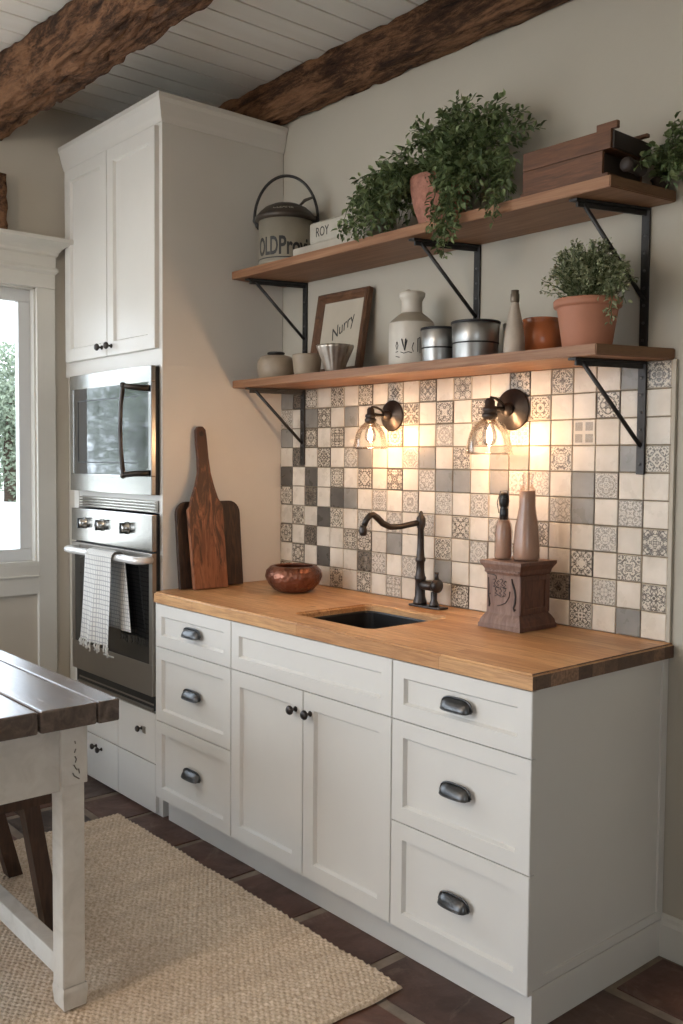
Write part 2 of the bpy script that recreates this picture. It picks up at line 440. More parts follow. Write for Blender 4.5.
def shaker(m, x0, x1, yf, z0, z1, fr=.052, th=.02, rec=.012, sgn=-1):
    """a framed panel front facing -y with its face at yf"""
    b = bmesh.new(); bmesh.ops.create_cube(b, size=1)
    for v in b.verts:
        v.co = Vector(((x0 + x1) / 2 + v.co.x * (x1 - x0), yf + th / 2 + v.co.y * th, (z0 + z1) / 2 + v.co.z * (z1 - z0)))
    b.faces.ensure_lookup_table()
    f = [q for q in b.faces if q.normal.y < -.9][0]
    bmesh.ops.inset_region(b, faces=[f], thickness=fr, use_even_offset=True)
    f = [q for q in b.faces if q.normal.y < -.9 and abs(q.calc_center_median().x - (x0 + x1) / 2) < 1e-4 and abs(q.calc_center_median().z - (z0 + z1) / 2) < 1e-4][0]
    bmesh.ops.inset_region(b, faces=[f], thickness=.006, depth=-rec, use_even_offset=True)
    outer = [e for e in b.edges if all(abs(v.co.y - yf) < 1e-5 and (abs(v.co.x - x0) < 1e-5 or abs(v.co.x - x1) < 1e-5) and (abs(v.co.z - z0) < 1e-5 or abs(v.co.z - z1) < 1e-5) for v in e.verts)]
    bmesh.ops.bevel(b, geom=outer, offset=.0015, segments=2, affect='EDGES')
    m.merge(b); return m

def text_mesh(txt, size, extr=.0004, shear=0, space=1.0, off=0):
    cu = bpy.data.curves.new('t', 'FONT'); cu.body = txt; cu.size = size; cu.extrude = extr; cu.shear = shear; cu.offset = off
    cu.space_character = space; cu.align_x = 'CENTER'; cu.align_y = 'CENTER'; cu.resolution_u = 3
    o = bpy.data.objects.new('t', cu); COL.objects.link(o)
    bpy.context.view_layer.update()
    me = bpy.data.meshes.new_from_object(o.evaluated_get(bpy.context.evaluated_depsgraph_get()))
    b = bmesh.new(); b.from_mesh(me); bpy.data.objects.remove(o); bpy.data.curves.remove(cu); bpy.data.meshes.remove(me)
    return b
def text_on_cyl(m, txt, size, c, r, z, ang, sx=1.0, extr=.0006, bold=False):
    """wrap lettering round a cylinder at angle ang (0 = +x, ccw)"""
    b = text_mesh(txt, size, extr, off=.0022 if bold else 0)
    for v in b.verts:
        a = ang + v.co.x * sx / r; rr = r + v.co.z + extr * .5
        v.co = Vector((c[0] + rr * math.cos(a), c[1] + rr * math.sin(a), z + v.co.y))
    m.merge(b)

# ------------------------------------------------------------------ room shell
WX = -.876; CEIL = 3.0; FRONT = -4.7; RIGHT = 4.7
m = MB().mat('wall_paint'); m.box(WX - .15, RIGHT + .15, 0, .15, -.02, CEIL + .05)
struct(m.build('wall_back'))
# left wall with openings: window_1 seen in the photo, window_2 nearer the viewer
def wall_with_holes(name, axis, w0, w1, a0, a1, holes, mat):
    m = MB().mat(mat); cur = a0
    def bx(u0, u1, z0, z1):
        if axis == 'x': m.box(w0, w1, u0, u1, z0, z1)
        else: m.box(u0, u1, w0, w1, z0, z1)
    for h0, h1, z0, z1 in sorted(holes):
        bx(cur, h0, -.02, CEIL + .05); bx(h0, h1, -.02, z0); bx(h0, h1, z1, CEIL + .05); cur = h1
    bx(cur, a1, -.02, CEIL + .05)
    return struct(m.build(name))
W1 = (-1.95, -.73, .945, 2.19); W2 = (-4.3, -2.35, .7, 2.5)
wall_with_holes('wall_left', 'x', WX - .15, WX, FRONT, 0, [W1, W2], 'window_wall_paint')
FW = [(-.75, 1.3, .08, 2.85)]
wall_with_holes('wall_front', 'y', FRONT - .15, FRONT, WX - .15, RIGHT + .15, FW, 'wall_paint')
W_FILL = (-4.3, -3.0, .8, 2.2)  # unseen opening added to brighten the surfaces facing right
wall_with_holes('wall_right', 'x', RIGHT, RIGHT + .15, FRONT, 0, [W_FILL], 'wall_paint')
# ceiling: tongue and groove boards running front to back
m = MB().mat('ceiling_boards')
m.box(WX - .15, RIGHT + .15, FRONT - .15, .15, CEIL + .012, CEIL + .08)
x = WX
edges = [WX - .02]
x = .02 - .125 * 7
k = 0
while x < RIGHT:
    edges.append(x); x += .125 + (.012 if k % 2 else -.012); k += 1
edges.append(RIGHT)
for a, b_ in zip(edges, edges[1:]):
    if b_ - a > .02: m.box(a + .004, b_ - .004, FRONT, 0, CEIL, CEIL + .022, .0015, 1)
struct(m.build('ceiling'))
# floor: brick pavers in grout
m = MB().mat('floor_grout'); m.box(WX - .15, RIGHT + .15, FRONT - .15, .15, -.06, -.004)
m.mat('brick_paver')
r2 = random.Random(3)
yy = -.005; row = 0
while yy > FRONT:
    h = r2.choice((.27, .30, .25)); x = WX - .1 - r2.random() * .3
    while x < RIGHT:
        w = r2.choice((.30, .36, .42)); g = .012
        b = bmesh.new(); bmesh.ops.create_cube(b, size=1)
        jz = r2.uniform(-.0015, .0015)
        for v in b.verts:
            v.co = Vector((x + w / 2 + v.co.x * (w - 2 * g) + r2.uniform(-.005, .005), yy - h / 2 + v.co.y * (h - 2 * g) + r2.uniform(-.005, .005), -.012 + v.co.z * .024 + jz * (v.co.z > 0)))
        bmesh.ops.bevel(b, geom=b.edges[:], offset=.006, segments=2, affect='EDGES')
        for v in b.verts:
            if v.co.z > 0.0015: v.co.z = .0
        m.merge(b); x += w
    yy -= h; row += 1
struct(m.build('floor'))
# baseboard right of the cabinets
m = MB().mat('trim_paint')
m.prism([(0, 0), (-.018, 0), (-.018, .095), (-.011, .105), (-.011, .115), (-.004, .122), (0, .122)], 1.846, RIGHT, 'yz')
struct(m.build('baseboard_back'))

# window_1 -----------------------------------------------------------------
def casement(m, y0, y1, z0, z1, xo, fr=.055, th=.04, mat='sash_paint'):
    m.mat(mat)
    m.box(xo, xo + th, y0, y1, z0, z0 + fr, .003); m.box(xo, xo + th, y0, y1, z1 - fr, z1, .003)
    m.box(xo, xo + th, y0, y0 + fr, z0 + fr, z1 - fr, .003); m.box(xo, xo + th, y1 - fr, y1, z0 + fr, z1 - fr, .003)
def window(nm, W, fancy):
    y0, y1, z0, z1 = W
    m = MB().mat('trim_paint')
    # reveal lining
    t = .008
    m.box(WX - .15, WX + .004, y1 - t, y1, z0, z1); m.box(WX - .15, WX + .004, y0, y0 + t, z0, z1)
    m.box(WX - .15, WX + .004, y0, y1, z1 - t, z1); m.box(WX - .15, WX + .02, y0, y1, z0, z0 + .018)
    root = m.build(nm); struct(root); root['label'] = 'white window on the left wall' if fancy else 'second window of the left wall'
    m = MB(); mid = y1 - .46
    casement(m, mid, y1 - t, z0 + .018, z1 - t, WX - .075)
    casement(m, y0 + t, mid, z0 + .018, z1 - t, WX - .075)
    m.build('sash', root)
    m = MB().mat('pane_glass')
    m.box(WX - .057, WX - .053, mid + .05, y1 - .058, z0 + .07, z1 - .06)
    m.box(WX - .057, WX - .053, y0 + .058, mid - .05, z0 + .07, z1 - .06)
    m.build('pane', root)
    # casing, head and crown
    m = MB().mat('trim_paint')
    cw = .085
    m.box(WX, WX + .022, y1, y1 + cw, 0, z1, .002); m.box(WX, WX + .022, y0 - cw, y0, 0, z1, .002)
    m.box(WX, WX + .026, y0 - cw, y1 + cw, z1, z1 + .075, .002)
    m.build('casing', root)
    def crown(poly):  # profile (projection, height) swept along front with mitred returns
        b = bmesh.new(); A = []; B = []
        for p, h in poly:
            A.append((b.verts.new((WX, y1 + cw + p * .6, h)), b.verts.new((WX + .026 + p, y1 + cw + p * .6, h)), b.verts.new((WX + .026 + p, y0 - cw - p, h)), b.verts.new((WX, y0 - cw - p, h))))
        for P, Q in zip(A, A[1:]):
            for i in range(3): b.faces.new((P[i], P[i + 1], Q[i + 1], Q[i]))
        b.faces.new(A[-1]); b.faces.new(A[0][::-1])
        bmesh.ops.recalc_face_normals(b, faces=b.faces); return b
    m = MB().mat('trim_paint')
    zt = z1 + .07
    m.merge(crown([(0, zt - .006), (.008, zt), (.016, zt + .006), (.016, zt + .018), (.002, zt + .022), (.002, zt + .07), (.014, zt + .078), (.018, zt + .09), (.036, zt + .105), (.066, zt + .118), (.084, zt + .126), (.084, zt + .142)]))
    m.build('crown_moulding', root)
    # panelled apron below
    m = MB().mat('trim_paint')
    m.box(WX, WX + .022, y0, y1, z0 - .13, z0, .002); m.box(WX, WX + .022, y0, y1, 0, .16, .002)
    m.box(WX, WX + .03, y0 - .0, y1, z0 - .052, z0 - .044, .002)
    m.build('apron_panel', root)
    return root
window('window_1', W1, True); window('window_2', W2, False)
m = MB()
x0, x1, z0, z1 = FW[0]
m.mat('sash_paint')
for a, b_, c, d in ((x0, x1, z0, z0 + .06), (x0, x1, z1 - .06, z1), (x0, x0 + .06, z0, z1), (x1 - .06, x1, z0, z1), ((x0 + x1) / 2 - .04, (x0 + x1) / 2 + .04, z0, z1)):
    m.box(a, b_, FRONT - .1, FRONT - .05, c, d, .003)
o3 = struct(m.build('window_3'))
m = MB().mat('sash_paint'); y0, y1, z0, z1 = W_FILL
for a, b_, c, d in ((y0, y1, z0, z0 + .06), (y0, y1, z1 - .06, z1), (y0, y0 + .06, z0, z1), (y1 - .06, y1, z0, z1), ((y0 + y1) / 2 - .03, (y0 + y1) / 2 + .03, z0, z1)):
    m.box(RIGHT + .05, RIGHT + .1, a, b_, c, d, .003)
struct(m.build('fill_window'))  # frame of the added, unseen fill-light window

# beams ----------------------------------------------------------------------
def beam(x0, x1, y0, y1, z0, z1, amp, seed, label):
    b = bmesh.new(); nx = 420; per = []
    n = 20
    pts = []
    for i in range(n): pts.append((y0 + (y1 - y0) * i / n, z0))
    for i in range(n): pts.append((y1, z0 + (z1 - z0) * i / n))
    for i in range(n): pts.append((y1 + (y0 - y1) * i / n, z1))
    for i in range(n): pts.append((y0, z1 + (z0 - z1) * i / n))
    rings = []
    cy, cz = (y0 + y1) / 2, (z0 + z1) / 2
    for k in range(nx + 1):
        x = x0 + (x1 - x0) * k / nx; ring = []
        for (y, z) in pts:
            d = Vector((0, y - cy, z - cz)); 
            # round the corners a little
            dn = d.normalized(); f = 1 - .055 * (abs(dn.y * dn.z) * 2) ** 4
            p = Vector((x, cy, cz)) + d * f
            q = noise.noise(Vector((x * 1.6 + seed, y * 5, z * 5))) * .6 + .3 * noise.noise(Vector((x * 6 + seed, y * 26, z * 26))) + .4 * noise.noise(Vector((x * 17, y * 55, z * 55 + seed))) - .8 * max(0, .12 - abs(noise.noise(Vector((x * 3.5 + seed, y * 24, z * 24 + 9))))) / .12
            p += dn * amp * (q - .35)
            if p.z > z1: p.z = z1
            p.y = min(p.y, -.002)
            ring.append(b.verts.new(p))
        rings.append(ring)
    N = len(pts)
    for A, B in zip(rings, rings[1:]):
        for i in range(N):
            f = b.faces.new((A[i], A[(i + 1) % N], B[(i + 1) % N], B[i])); f.smooth = True
    b.faces.new(rings[0]); b.faces.new(rings[-1][::-1]); bmesh.ops.recalc_face_normals(b, faces=b.faces)
    m = MB().mat('rough_beam'); m.merge(b)
    o = m.build('ceiling_beam', loc=(x0, cy, z0)); return tag(o, label, 'beam', 'rough ceiling beams')
beam(WX + .002, RIGHT - .01, -.115, -.003, 2.836, 2.999, .012, 3, 'dark rough wooden beam along the top of the back wall, above the shelves')
beam(WX + .002, RIGHT - .01, -1.045, -.868, 2.79, 2.999, .020, 11, 'thick hewn brown beam crossing the ceiling in front of the tall cabinet')

# rustic block on the window head
b = bmesh.new(); bmesh.ops.create_cube(b, size=1); bmesh.ops.subdivide_edges(b, edges=b.edges[:], cuts=9, use_grid_fill=True)
for v in b.verts:
    v.co = Vector((WX + .045 + v.co.x * .08, -1.02 + v.co.y * .27, 2.402 + .12 + v.co.z * .24))
    if v.co.z > 2.405:
        v.co += Vector((0, 1, 0)) * .008 * noise.noise(v.co * 22) + Vector((1, 0, .4)) * .006 * noise.noise(v.co * 30)
for f in b.faces: f.smooth = True
m = MB().mat('rough_beam'); m.merge(b)
tag(m.build('wooden_block', loc=(WX + .045, -1.02, 2.402)), 'rough dark timber block standing on the white window head', 'wooden block')

# ------------------------------------------------------------------ tall cabinet
FY = -.587
tall = thing('tall_cabinet', (-.438, -.29, 0), 'tall white cabinet housing the microwave and wall oven beside the window', 'cabinet')
m = MB().mat('cabinet_paint')
L = WX + .003; LB = -.79
m.box(L, -.0, FY, -.003, 1.796, 2.74, .001)       # upper box
m.box(LB, -.745, FY, -.003, .425, 1.796); m.box(-.022, 0, FY, -.003, .425, 1.796)  # sides (right end panel)
m.box(-.745, -.022, -.06, -.003, .425, 1.796)
m.box(-.745, -.022, FY + .004, -.06, 1.214, 1.2855)
m.box(LB, 0, FY, -.003, 0, .425, .001)
m.build('body', tall)
m = MB().mat('window_wall_paint'); m.box(L, LB, FY + .012, FY + .03, 0, 1.796); m.build('filler_strip', tall)
m = MB().mat('cabinet_paint')
b = bmesh.new(); A = []
for p, h in [(0, 2.727), (.004, 2.727), (.008, 2.74), (.012, 2.75), (.024, 2.795), (.032, 2.81), (.032, 2.827)]:
    A.append([b.verts.new((L, FY - p, h)), b.verts.new((p, FY - p, h)), b.verts.new((p, -.003, h))])
for P, Q in zip(A, A[1:]):
    for i in range(2): b.faces.new((P[i], P[i + 1], Q[i + 1], Q[i]))
b.faces.new([*A[-1], b.verts.new((L, -.003, 2.827))])
bmesh.ops.recalc_face_normals(b, faces=b.faces); m.merge(b)
m.build('crown_moulding', tall)
def knob(parent, x, y, z, mat='bronze', s=1.0):
    m = MB().mat(mat)
    prof = [(0, 0), (.009 * s, 0), (.009 * s, .003 * s), (.0045 * s, .006 * s), (.0045 * s, .014 * s), (.009 * s, .017 * s), (.0145 * s, .022 * s), (.0155 * s, .027 * s), (.011 * s, .033 * s), (0, .035 * s)]
    m.lathe(prof, n=20, mtx=Matrix.Translation((x, y, z)) @ Matrix.Rotation(PI / 2, 4, 'X'))
    return m.build('knob', parent)
for (x0, x1, kx) in ((-.832, -.427, -.47), (-.423, -.024, -.385)):
    m = MB().mat('cabinet_paint'); shaker(m, x0, x1, FY - .02, 1.862, 2.716, .055)
    d = m.build('door', tall); knob(d, kx, FY - .02, 1.90)
for (x0, x1, z0, z1, kn) in ((-.784, -.35, .212, .415, []), (-.346, -.03, .212, .415, [(-.14, .335)]), (-.784, -.35, .012, .208, [(-.55, .165), (-.50, .16)]), (-.346, -.03, .012, .208, [])):
    m = MB().mat('cabinet_paint'); m.box(x0, x1, FY - .016, FY, z0, z1, .0015)
    d = m.build('drawer', tall)
    for kx, kz in kn: knob(d, kx, FY - .016, kz, s=.85)
    if kn and kn[0][0] == -.14:
        m = MB().mat('pewter_fluted'); m.box(-.136, -.108, FY - .019, FY - .0165, .318, .345, .001); m.build('backplate', d)

# ------------------------------------------------------------------ microwave
AF = -.632
mw = thing('microwave', (-.37, -.35, 1.286), 'built-in stainless microwave above the oven, with a bowed side handle', 'microwave')
m = MB().mat('black_plastic'); m.box(-.735, -.024, AF + .02, -.1, 1.2865, 1.79, .002); m.build('body', mw)
m = MB().mat('steel')
b = bmesh.new()
m.box(-.735, -.008, AF, AF + .02, 1.73, 1.792, .003); m.box(-.735, -.008, AF, AF + .02, 1.287, 1.362, .003)
m.box(-.735, -.700, AF, AF + .02, 1.362, 1.73, .002); m.box(-.03, -.008, AF, AF + .02, 1.362, 1.73, .002)
d = m.build('door', mw)
m = MB().mat('micro_glass'); m.box(-.700, -.03, AF + .003, AF + .018, 1.362, 1.73); m.build('glass_panel', d)
m = MB().mat('black_plastic'); m.box(-.655, -.12, AF + .0015, AF + .0032, 1.41, 1.415); m.box(-.655, -.12, AF + .0015, AF + .0032, 1.675, 1.68); m.box(-.66, -.655, AF + .0015, AF + .0032, 1.41, 1.68)
m.build('window_border', d)
m = MB().mat('bronze')
m.tube([(-.028, AF - .001, 1.372), (-.045, AF - .05, 1.372), (-.085, AF - .078, 1.366), (-.085, AF - .082, 1.385), (-.083, AF - .09, 1.45), (-.083, AF - .094, 1.54), (-.083, AF - .09, 1.64), (-.085, AF - .082, 1.695), (-.085, AF - .078, 1.712), (-.045, AF - .05, 1.706), (-.028, AF - .001, 1.704)], [.013, .012, .011, .010, .0085, .0085, .0085, .010, .011, .012, .013], 12)
m.sphere((-.085, AF - .08, 1.714), .013); m.sphere((-.085, AF - .08, 1.364), .013)
m.build('handle', d)
# louvred vent between the two
m = MB()
for k in range(4):
    z = 1.217 + k * .0118
    m.mat('steel').prism([(FY - .002, z), (FY - .018, z + .003), (FY - .018, z + .0075), (FY - .002, z + .010)], -.70, -.03, 'yz')
m.mat('steel_dark').box(-.70, -.03, FY - .003, FY, 1.216, 1.264)
tag(m.build('vent_grille', loc=(-.37, FY, 1.216)), 'slatted metal vent strip between the microwave and the oven', 'vent')

# ------------------------------------------------------------------ oven
ov = thing('wall_oven', (-.36, -.35, .43), 'stainless built-in wall oven with dark glass door under the microwave', 'oven')
m = MB().mat('black_plastic'); m.box(-.725, -.024, AF + .022, -.1, .427, 1.204, .002); m.build('body', ov)
m = MB().mat('steel'); m.box(-.725, -.004, AF, AF + .022, 1.066, 1.210, .003); cp = m.build('control_panel', ov)
for kx in (-.592, -.424, -.205):
    m = MB().mat('steel'); m.lathe([(0, 0), (.026, 0), (.026, .004), (.02, .006), (.019, .026), (.016, .03), (0, .03)], n=28, mtx=Matrix.Translation((kx, AF, 1.148)) @ Matrix.Rotation(PI / 2, 4, 'X'))
    m.mat('black_plastic').box(kx - .005, kx + .005, AF - .034, AF - .005, 1.126, 1.17, .002)
    m.build('control_knob', cp)
m = MB().mat('steel_dark')
m.box(-.725, -.004, AF, AF + .02, .492, .618, .003); m.box(-.725, -.695, AF, AF + .02, .618, 1.058, .002); m.box(-.030, -.004, AF, AF + .02, .618, 1.058, .002)
m.box(-.695, -.03, AF, AF + .02, 1.03, 1.058, .002)
d = m.build('door', ov)
m = MB().mat('oven_glass'); m.box(-.695, -.03, AF + .002, AF + .018, .618, 1.03); m.build('glass_panel', d)
m = MB().mat('handle_white')
# flattened bar with curved ends
HZ = 1.034
pts = [(-.655, AF - .002, HZ), (-.652, AF - .045, HZ), (-.63, AF - .062, HZ)] + [(-.60 + .57 * k / 10, AF - .066, HZ) for k in range(11)] + [(-.012, AF - .06, HZ), (.0, AF - .045, HZ), (-.008, AF - .002, HZ)]
m.tube(pts, .017, 14, flat=.9)
m.build('handle', d)
m = MB().mat('string_white'); m.box(-.42, -.325, AF - .0015, AF + .001, .594, .600); m.build('badge', d)
m = MB().mat('black_plastic'); m.box(-.70, -.03, FY - .008, FY + .1, .427, .488)
m.mat('steel_dark')
m.box(-.70, -.03, FY - .03, FY - .012, .425, .437, .002); m.box(-.70, -.03, FY - .024, FY - .01, .448, .456, .002)
m.build('lower_vent', ov)

# ------------------------------------------------------------------ towel on the oven handle
def towel():
    yb, yf = AF - .033, AF - .093
    nu, nv = 30, 60
    b = bmesh.new(); uv = b.loops.layers.uv.verify()
    def sheet(xl0, xr0, xl1, xr1, ztop, zbot, side):
        grid = []
        for j in range(nv + 1):
            t = j / nv; row = []
            for i in range(nu + 1):
                s_ = i / nu
                xl = xl0 + (xl1 - xl0) * t; xr = xr0 + (xr1 - xr0) * t
                x = xl + (xr - xl) * s_
                z = ztop + (zbot - ztop) * t
                fold = .007 * math.sin(s_ * 9 + (1 if side else 4)) * (0.25 + .75 * t) + .004 * math.sin(s_ * 21 + t * 3) * t
                if side: y = yf - .002 + fold - .004 * t
                else: y = yb + .004 + fold * .6
                row.append((b.verts.new((x, y, z)), (s_ * .5, t * .62)))
            grid.append(row)
        return grid
    F = sheet(-.392, -.158, -.445, -.168, 1.036, .675, True)
    R = sheet(-.385, -.175, -.34, -.12, 1.036, .735, False)
    # over the bar
    arc = []
    for k in range(1, 8):
        a = PI * k / 8; row = []
        for i in range(nu + 1):
            s_ = i / nu
            fx, rx = F[0][i][0].co, R[0][i][0].co
            c = (fx + rx) / 2; h = (fx - rx) / 2
            p = c + h * math.cos(a); p.z = 1.036 + .0225 * math.sin(a)
            row.append((b.verts.new(p), (s_ * .5, -.01 * k)))
        arc.append(row)
    def stitch(G):
        for A, B in zip(G, G[1:]):
            for i in range(nu):
                f = b.faces.new((A[i][0], A[i + 1][0], B[i + 1][0], B[i][0])); f.smooth = True
                for l, q in zip(f.loops, (A[i], A[i + 1], B[i + 1], B[i])): l[uv].uv = q[1]
    stitch(F[::-1] + arc + R)
    bot = [q[0].co.copy() for q in F[-1]]
    m = MB().mat('checked_linen'); m.merge(b)
    o = m.build('kitchen_towel', loc=(-.27, (yf + yb) / 2, 1.055), solid=.0022)
    m = MB().mat('string_white')
    for k in range(14):
        p = bot[int(k * (len(bot) - 1) / 13)]; q = rnd.uniform(-.006, .006); l = rnd.uniform(.026, .04)
        m.tube([p, p + Vector((q, -.003, -l * .4)), p + Vector((-q, 0, -l * .75)), p + Vector((q * .5, -.002, -l))], [.003, .0045, .003, .004], 6)
    m.build('fringe', o)
    tag(o, 'white and grey checked towel with fringe draped over the oven handle', 'towel')
towel()

# ------------------------------------------------------------------ base cabinets
def cup_pull(parent, x, y, z, w=.105):
    """half-dome bin pull"""
    b = bmesh.new(); n = 22; k = 8; rows = []
    h = .024; d = .025
    for j in range(k + 1):
        a = (PI / 2) * j / k     # from the top (on face) forward and down
        row = []
        for i in range(n + 1):
            u = -1 + 2 * i / n
            e = (1 - abs(u) ** 4) ** .5 if abs(u) < 1 else 0
            yy = -d * math.sin(a) * (e * .9 + .1 * (1 - abs(u)))
            zz = h * math.cos(a) * (e * .95) - .012 * math.sin(a)*.6
            row.append(b.verts.new((x + u * w / 2, y - .001 + yy, z - .008 + zz)))
        rows.append(row)
    for A, B in zip(rows, rows[1:]):
        for i in range(n):
            f = b.faces.new((A[i], B[i], B[i + 1], A[i + 1])); f.smooth = True
    m = MB().mat('pewter')
    m.merge(b)
    # rim bead and back flange
    m.tube([(x - w / 2, y - .003, z - .012)] + [(x + (-1 + 2 * i / 14) * w / 2, y - .001 - d * (1 - abs(-1 + 2 * i / 14) ** 3.2) ** .5 * .93, z - .0155) for i in range(1, 14)] + [(x + w / 2, y - .003, z - .012)], .0022, 6)
    m.tube([(x + (-1 + 2 * i / 20) * (w / 2 + .002), y - .002, z - .010 + (h + .003) * max(0, 1 - abs(-1 + 2 * i / 20) ** 4) ** .5) for i in range(21)], .0028, 6)
    o = m.build('cup_pull', parent)
    md = o.modifiers.new('thick', 'SOLIDIFY'); md.thickness = .0018
    return o
BF = -.640; ZT = .874
def base(name, x0, x1, label, ext0=None):
    root = thing(name, ((x0 + x1) / 2, -.3, 0), label, 'cabinet', None)
    return root
bl = base('base_cabinet', .0, .558, 'white base cabinet with three drawers, nearest the oven')
m = MB().mat('cabinet_paint'); m.box(.002, .557, BF + .021, -.003, .107, ZT, .001); m.box(.038, .557, -.583, -.05, 0, .107); m.build('body', bl)
bs = base('sink_cabinet', .558, 1.366, 'white sink cabinet with two doors under the sink')
m = MB().mat('cabinet_paint'); m.box(.559, 1.3655, BF + .021, -.45, .107, .60, .001)
m.box(.559, .58, BF + .021, -.003, .107, ZT); m.box(1.345, 1.3655, BF + .021, -.003, .107, ZT); m.box(.58, 1.345, BF + .021, BF + .04, .6, ZT)
m.box(.557, 1.367, -.583, -.05, 0, .107); m.build('body', bs)
brt = base('base_cabinet', 1.367, 1.844, 'white base cabinet with three drawers at the right end of the counter')
m = MB().mat('cabinet_paint'); m.box(1.367, 1.832, BF + .021, -.003, .107, ZT, .001); m.box(1.367, 1.832, -.583, -.05, 0, .107)
m.build('body', brt)
# end panel of the right unit, framed
m = MB().mat('cabinet_paint')
m.box(1.832, 1.840, -.6185, -.003, .107, ZT); m.box(1.832, 1.840, -.607, -.003, 0, .107)
m.box(1.838, 1.846, -.6185, -.003, .107, .132, .001); m.box(1.838, 1.846, -.6185, -.003, .862, ZT, .0005)
m.box(1.8375, 1.8463, -.6188, -.560, .1065, ZT + .0002, .001); m.box(1.8375, 1.8463, -.032, -.0028, .1065, ZT + .0002, .001)
m.box(1.838, 1.8475, -.607, -.003, 0, .105, .001)
m.box(1.795, 1.8472, -.6078, -.582, 0, .1062)
m.build('end_panel', brt)
for root, x0, x1 in ((bl, .037, .5565), (brt, 1.3675, 1.858)):
    for z0, z1 in ((.705, .870), (.414, .702), (.109, .411)):
        m = MB().mat('cabinet_paint'); shaker(m, x0, x1, BF, z0, z1, .045)
        d = m.build('drawer', root); cup_pull(d, (x0 + x1) / 2 + (.006 if x0 < 1 else .0), BF, (z0 + z1) / 2 + .004, .115 if x0 < 1 else .105)
m = MB().mat('cabinet_paint'); shaker(m, .5595, 1.3645, BF, .705, .870, .045); m.build('false_front', bs)
for x0, x1, kx in ((.5595, .9605, .925), (.9635, 1.3645, .999)):
    m = MB().mat('cabinet_paint'); shaker(m, x0, x1, BF, .109, .702, .052)
    d = m.build('door', bs); knob(d, kx, BF, .638)

# countertop with sink cut-out
def countertop():
    b = bmesh.new()
    outer = [(.003, -.004), (1.862, -.004), (1.862, -.645), (.030, -.645), (.008, -.638), (.003, -.62), (.003, -.3)]
    outer = []
    for (xa, ya, xb, yb, n) in ((.003, -.004, 1.862, -.004, 24), (1.862, -.004, 1.862, -.645, 10), (1.862, -.645, .034, -.645, 24), (.034, -.645, .003, -.588, 2), (.003, -.588, .003, -.004, 8)):
        for k in range(n): outer.append((xa + (xb - xa) * k / n, ya + (yb - ya) * k / n))
    x0, x1, y0, y1, r = SINK
    inner = []
    for cx, cy, a0 in ((x1 - r, y1 - r, 0), (x0 + r, y1 - r, PI / 2), (x0 + r, y0 + r, PI), (x1 - r, y0 + r, 1.5 * PI)):
        for k in range(7):
            a = a0 + PI / 2 * k / 6; inner.append((cx + r * math.cos(a), cy + r * math.sin(a)))
    zt, zb = .915, .8745
    for loop in (outer, inner):
        vs = [b.verts.new((x, y, zt)) for x, y in loop]
        for i in range(len(vs)): b.edges.new((vs[i], vs[(i + 1) % len(vs)]))
    bmesh.ops.triangle_fill(b, use_beauty=True, edges=b.edges[:])
    r_ = bmesh.ops.extrude_face_region(b, geom=b.faces[:])
    for v in [g for g in r_['geom'] if isinstance(g, bmesh.types.BMVert)]: v.co.z = zb
    bmesh.ops.recalc_face_normals(b, faces=b.faces)
    ed = [e for e in b.edges if len(e.link_faces) == 2 and all(abs(v.co.z - zt) < 1e-5 for v in e.verts) and e.calc_face_angle(0) > 1 and min(v.co.y for v in e.verts) < -.01]
    bmesh.ops.bevel(b, geom=ed, offset=.006, segments=3, affect='EDGES')
    m = MB().mat('butcher_block'); m.merge(b)
    m.bm.faces.ensure_lookup_table(); m.mat('butcher_end'); m.bm.normal_update()
    for f in m.bm.faces:
        if f.normal.x > .9 and f.calc_center_median().x > 1.8: f.material_index = 1
    o = m.build('countertop', loc=(.93, -.32, .8745))
    tag(o, 'honey-coloured butcher block countertop over the white base cabinets', 'countertop')
SINK = (.775, 1.158, -.535, -.19, .03)
countertop()
x0, x1, y0, y1, r = SINK
m = MB().mat('sink_black')
b = bmesh.new(); rings = []
for (off, z) in ((-.0015, .893), (-.0055, .893), (-.0075, .888), (-.010, .70), (-.018, .685), (-.045, .68)):
    ring = []; o_ = off
    X0, X1, Y0, Y1 = x0 - o_, x1 + o_, y0 - o_, y1 + o_; rr = r
    for cx, cy, a0 in ((X1 - rr, Y1 - rr, 0), (X0 + rr, Y1 - rr, PI / 2), (X0 + rr, Y0 + rr, PI), (X1 - rr, Y0 + rr, 1.5 * PI)):
        for k in range(7):
            a = a0 + PI / 2 * k / 6; ring.append(b.verts.new((cx + rr * math.cos(a), cy + rr * math.sin(a), z)))
    rings.append(ring)
for A, B in zip(rings, rings[1:]):
    for i in range(len(A)): b.faces.new((A[i], A[(i + 1) % len(A)], B[(i + 1) % len(A)], B[i])).smooth = False
b.faces.new(rings[-1]); bmesh.ops.recalc_face_normals(b, faces=b.faces)
m.merge(b)
sk = m.build('sink', loc=((x0 + x1) / 2, (y0 + y1) / 2, .68), solid=0)
md = sk.modifiers.new('thick', 'SOLIDIFY'); md.thickness = .003; md.offset = -1
m = MB().mat('bronze').lathe([(0, .001), (.03, .001), (.034, .004), (.036, .002)], ((x0 + x1) / 2, (y0 + y1) / 2, .681), 24); m.build('drain', sk)
tag(sk, 'black undermount sink basin set in the wooden countertop', 'sink')

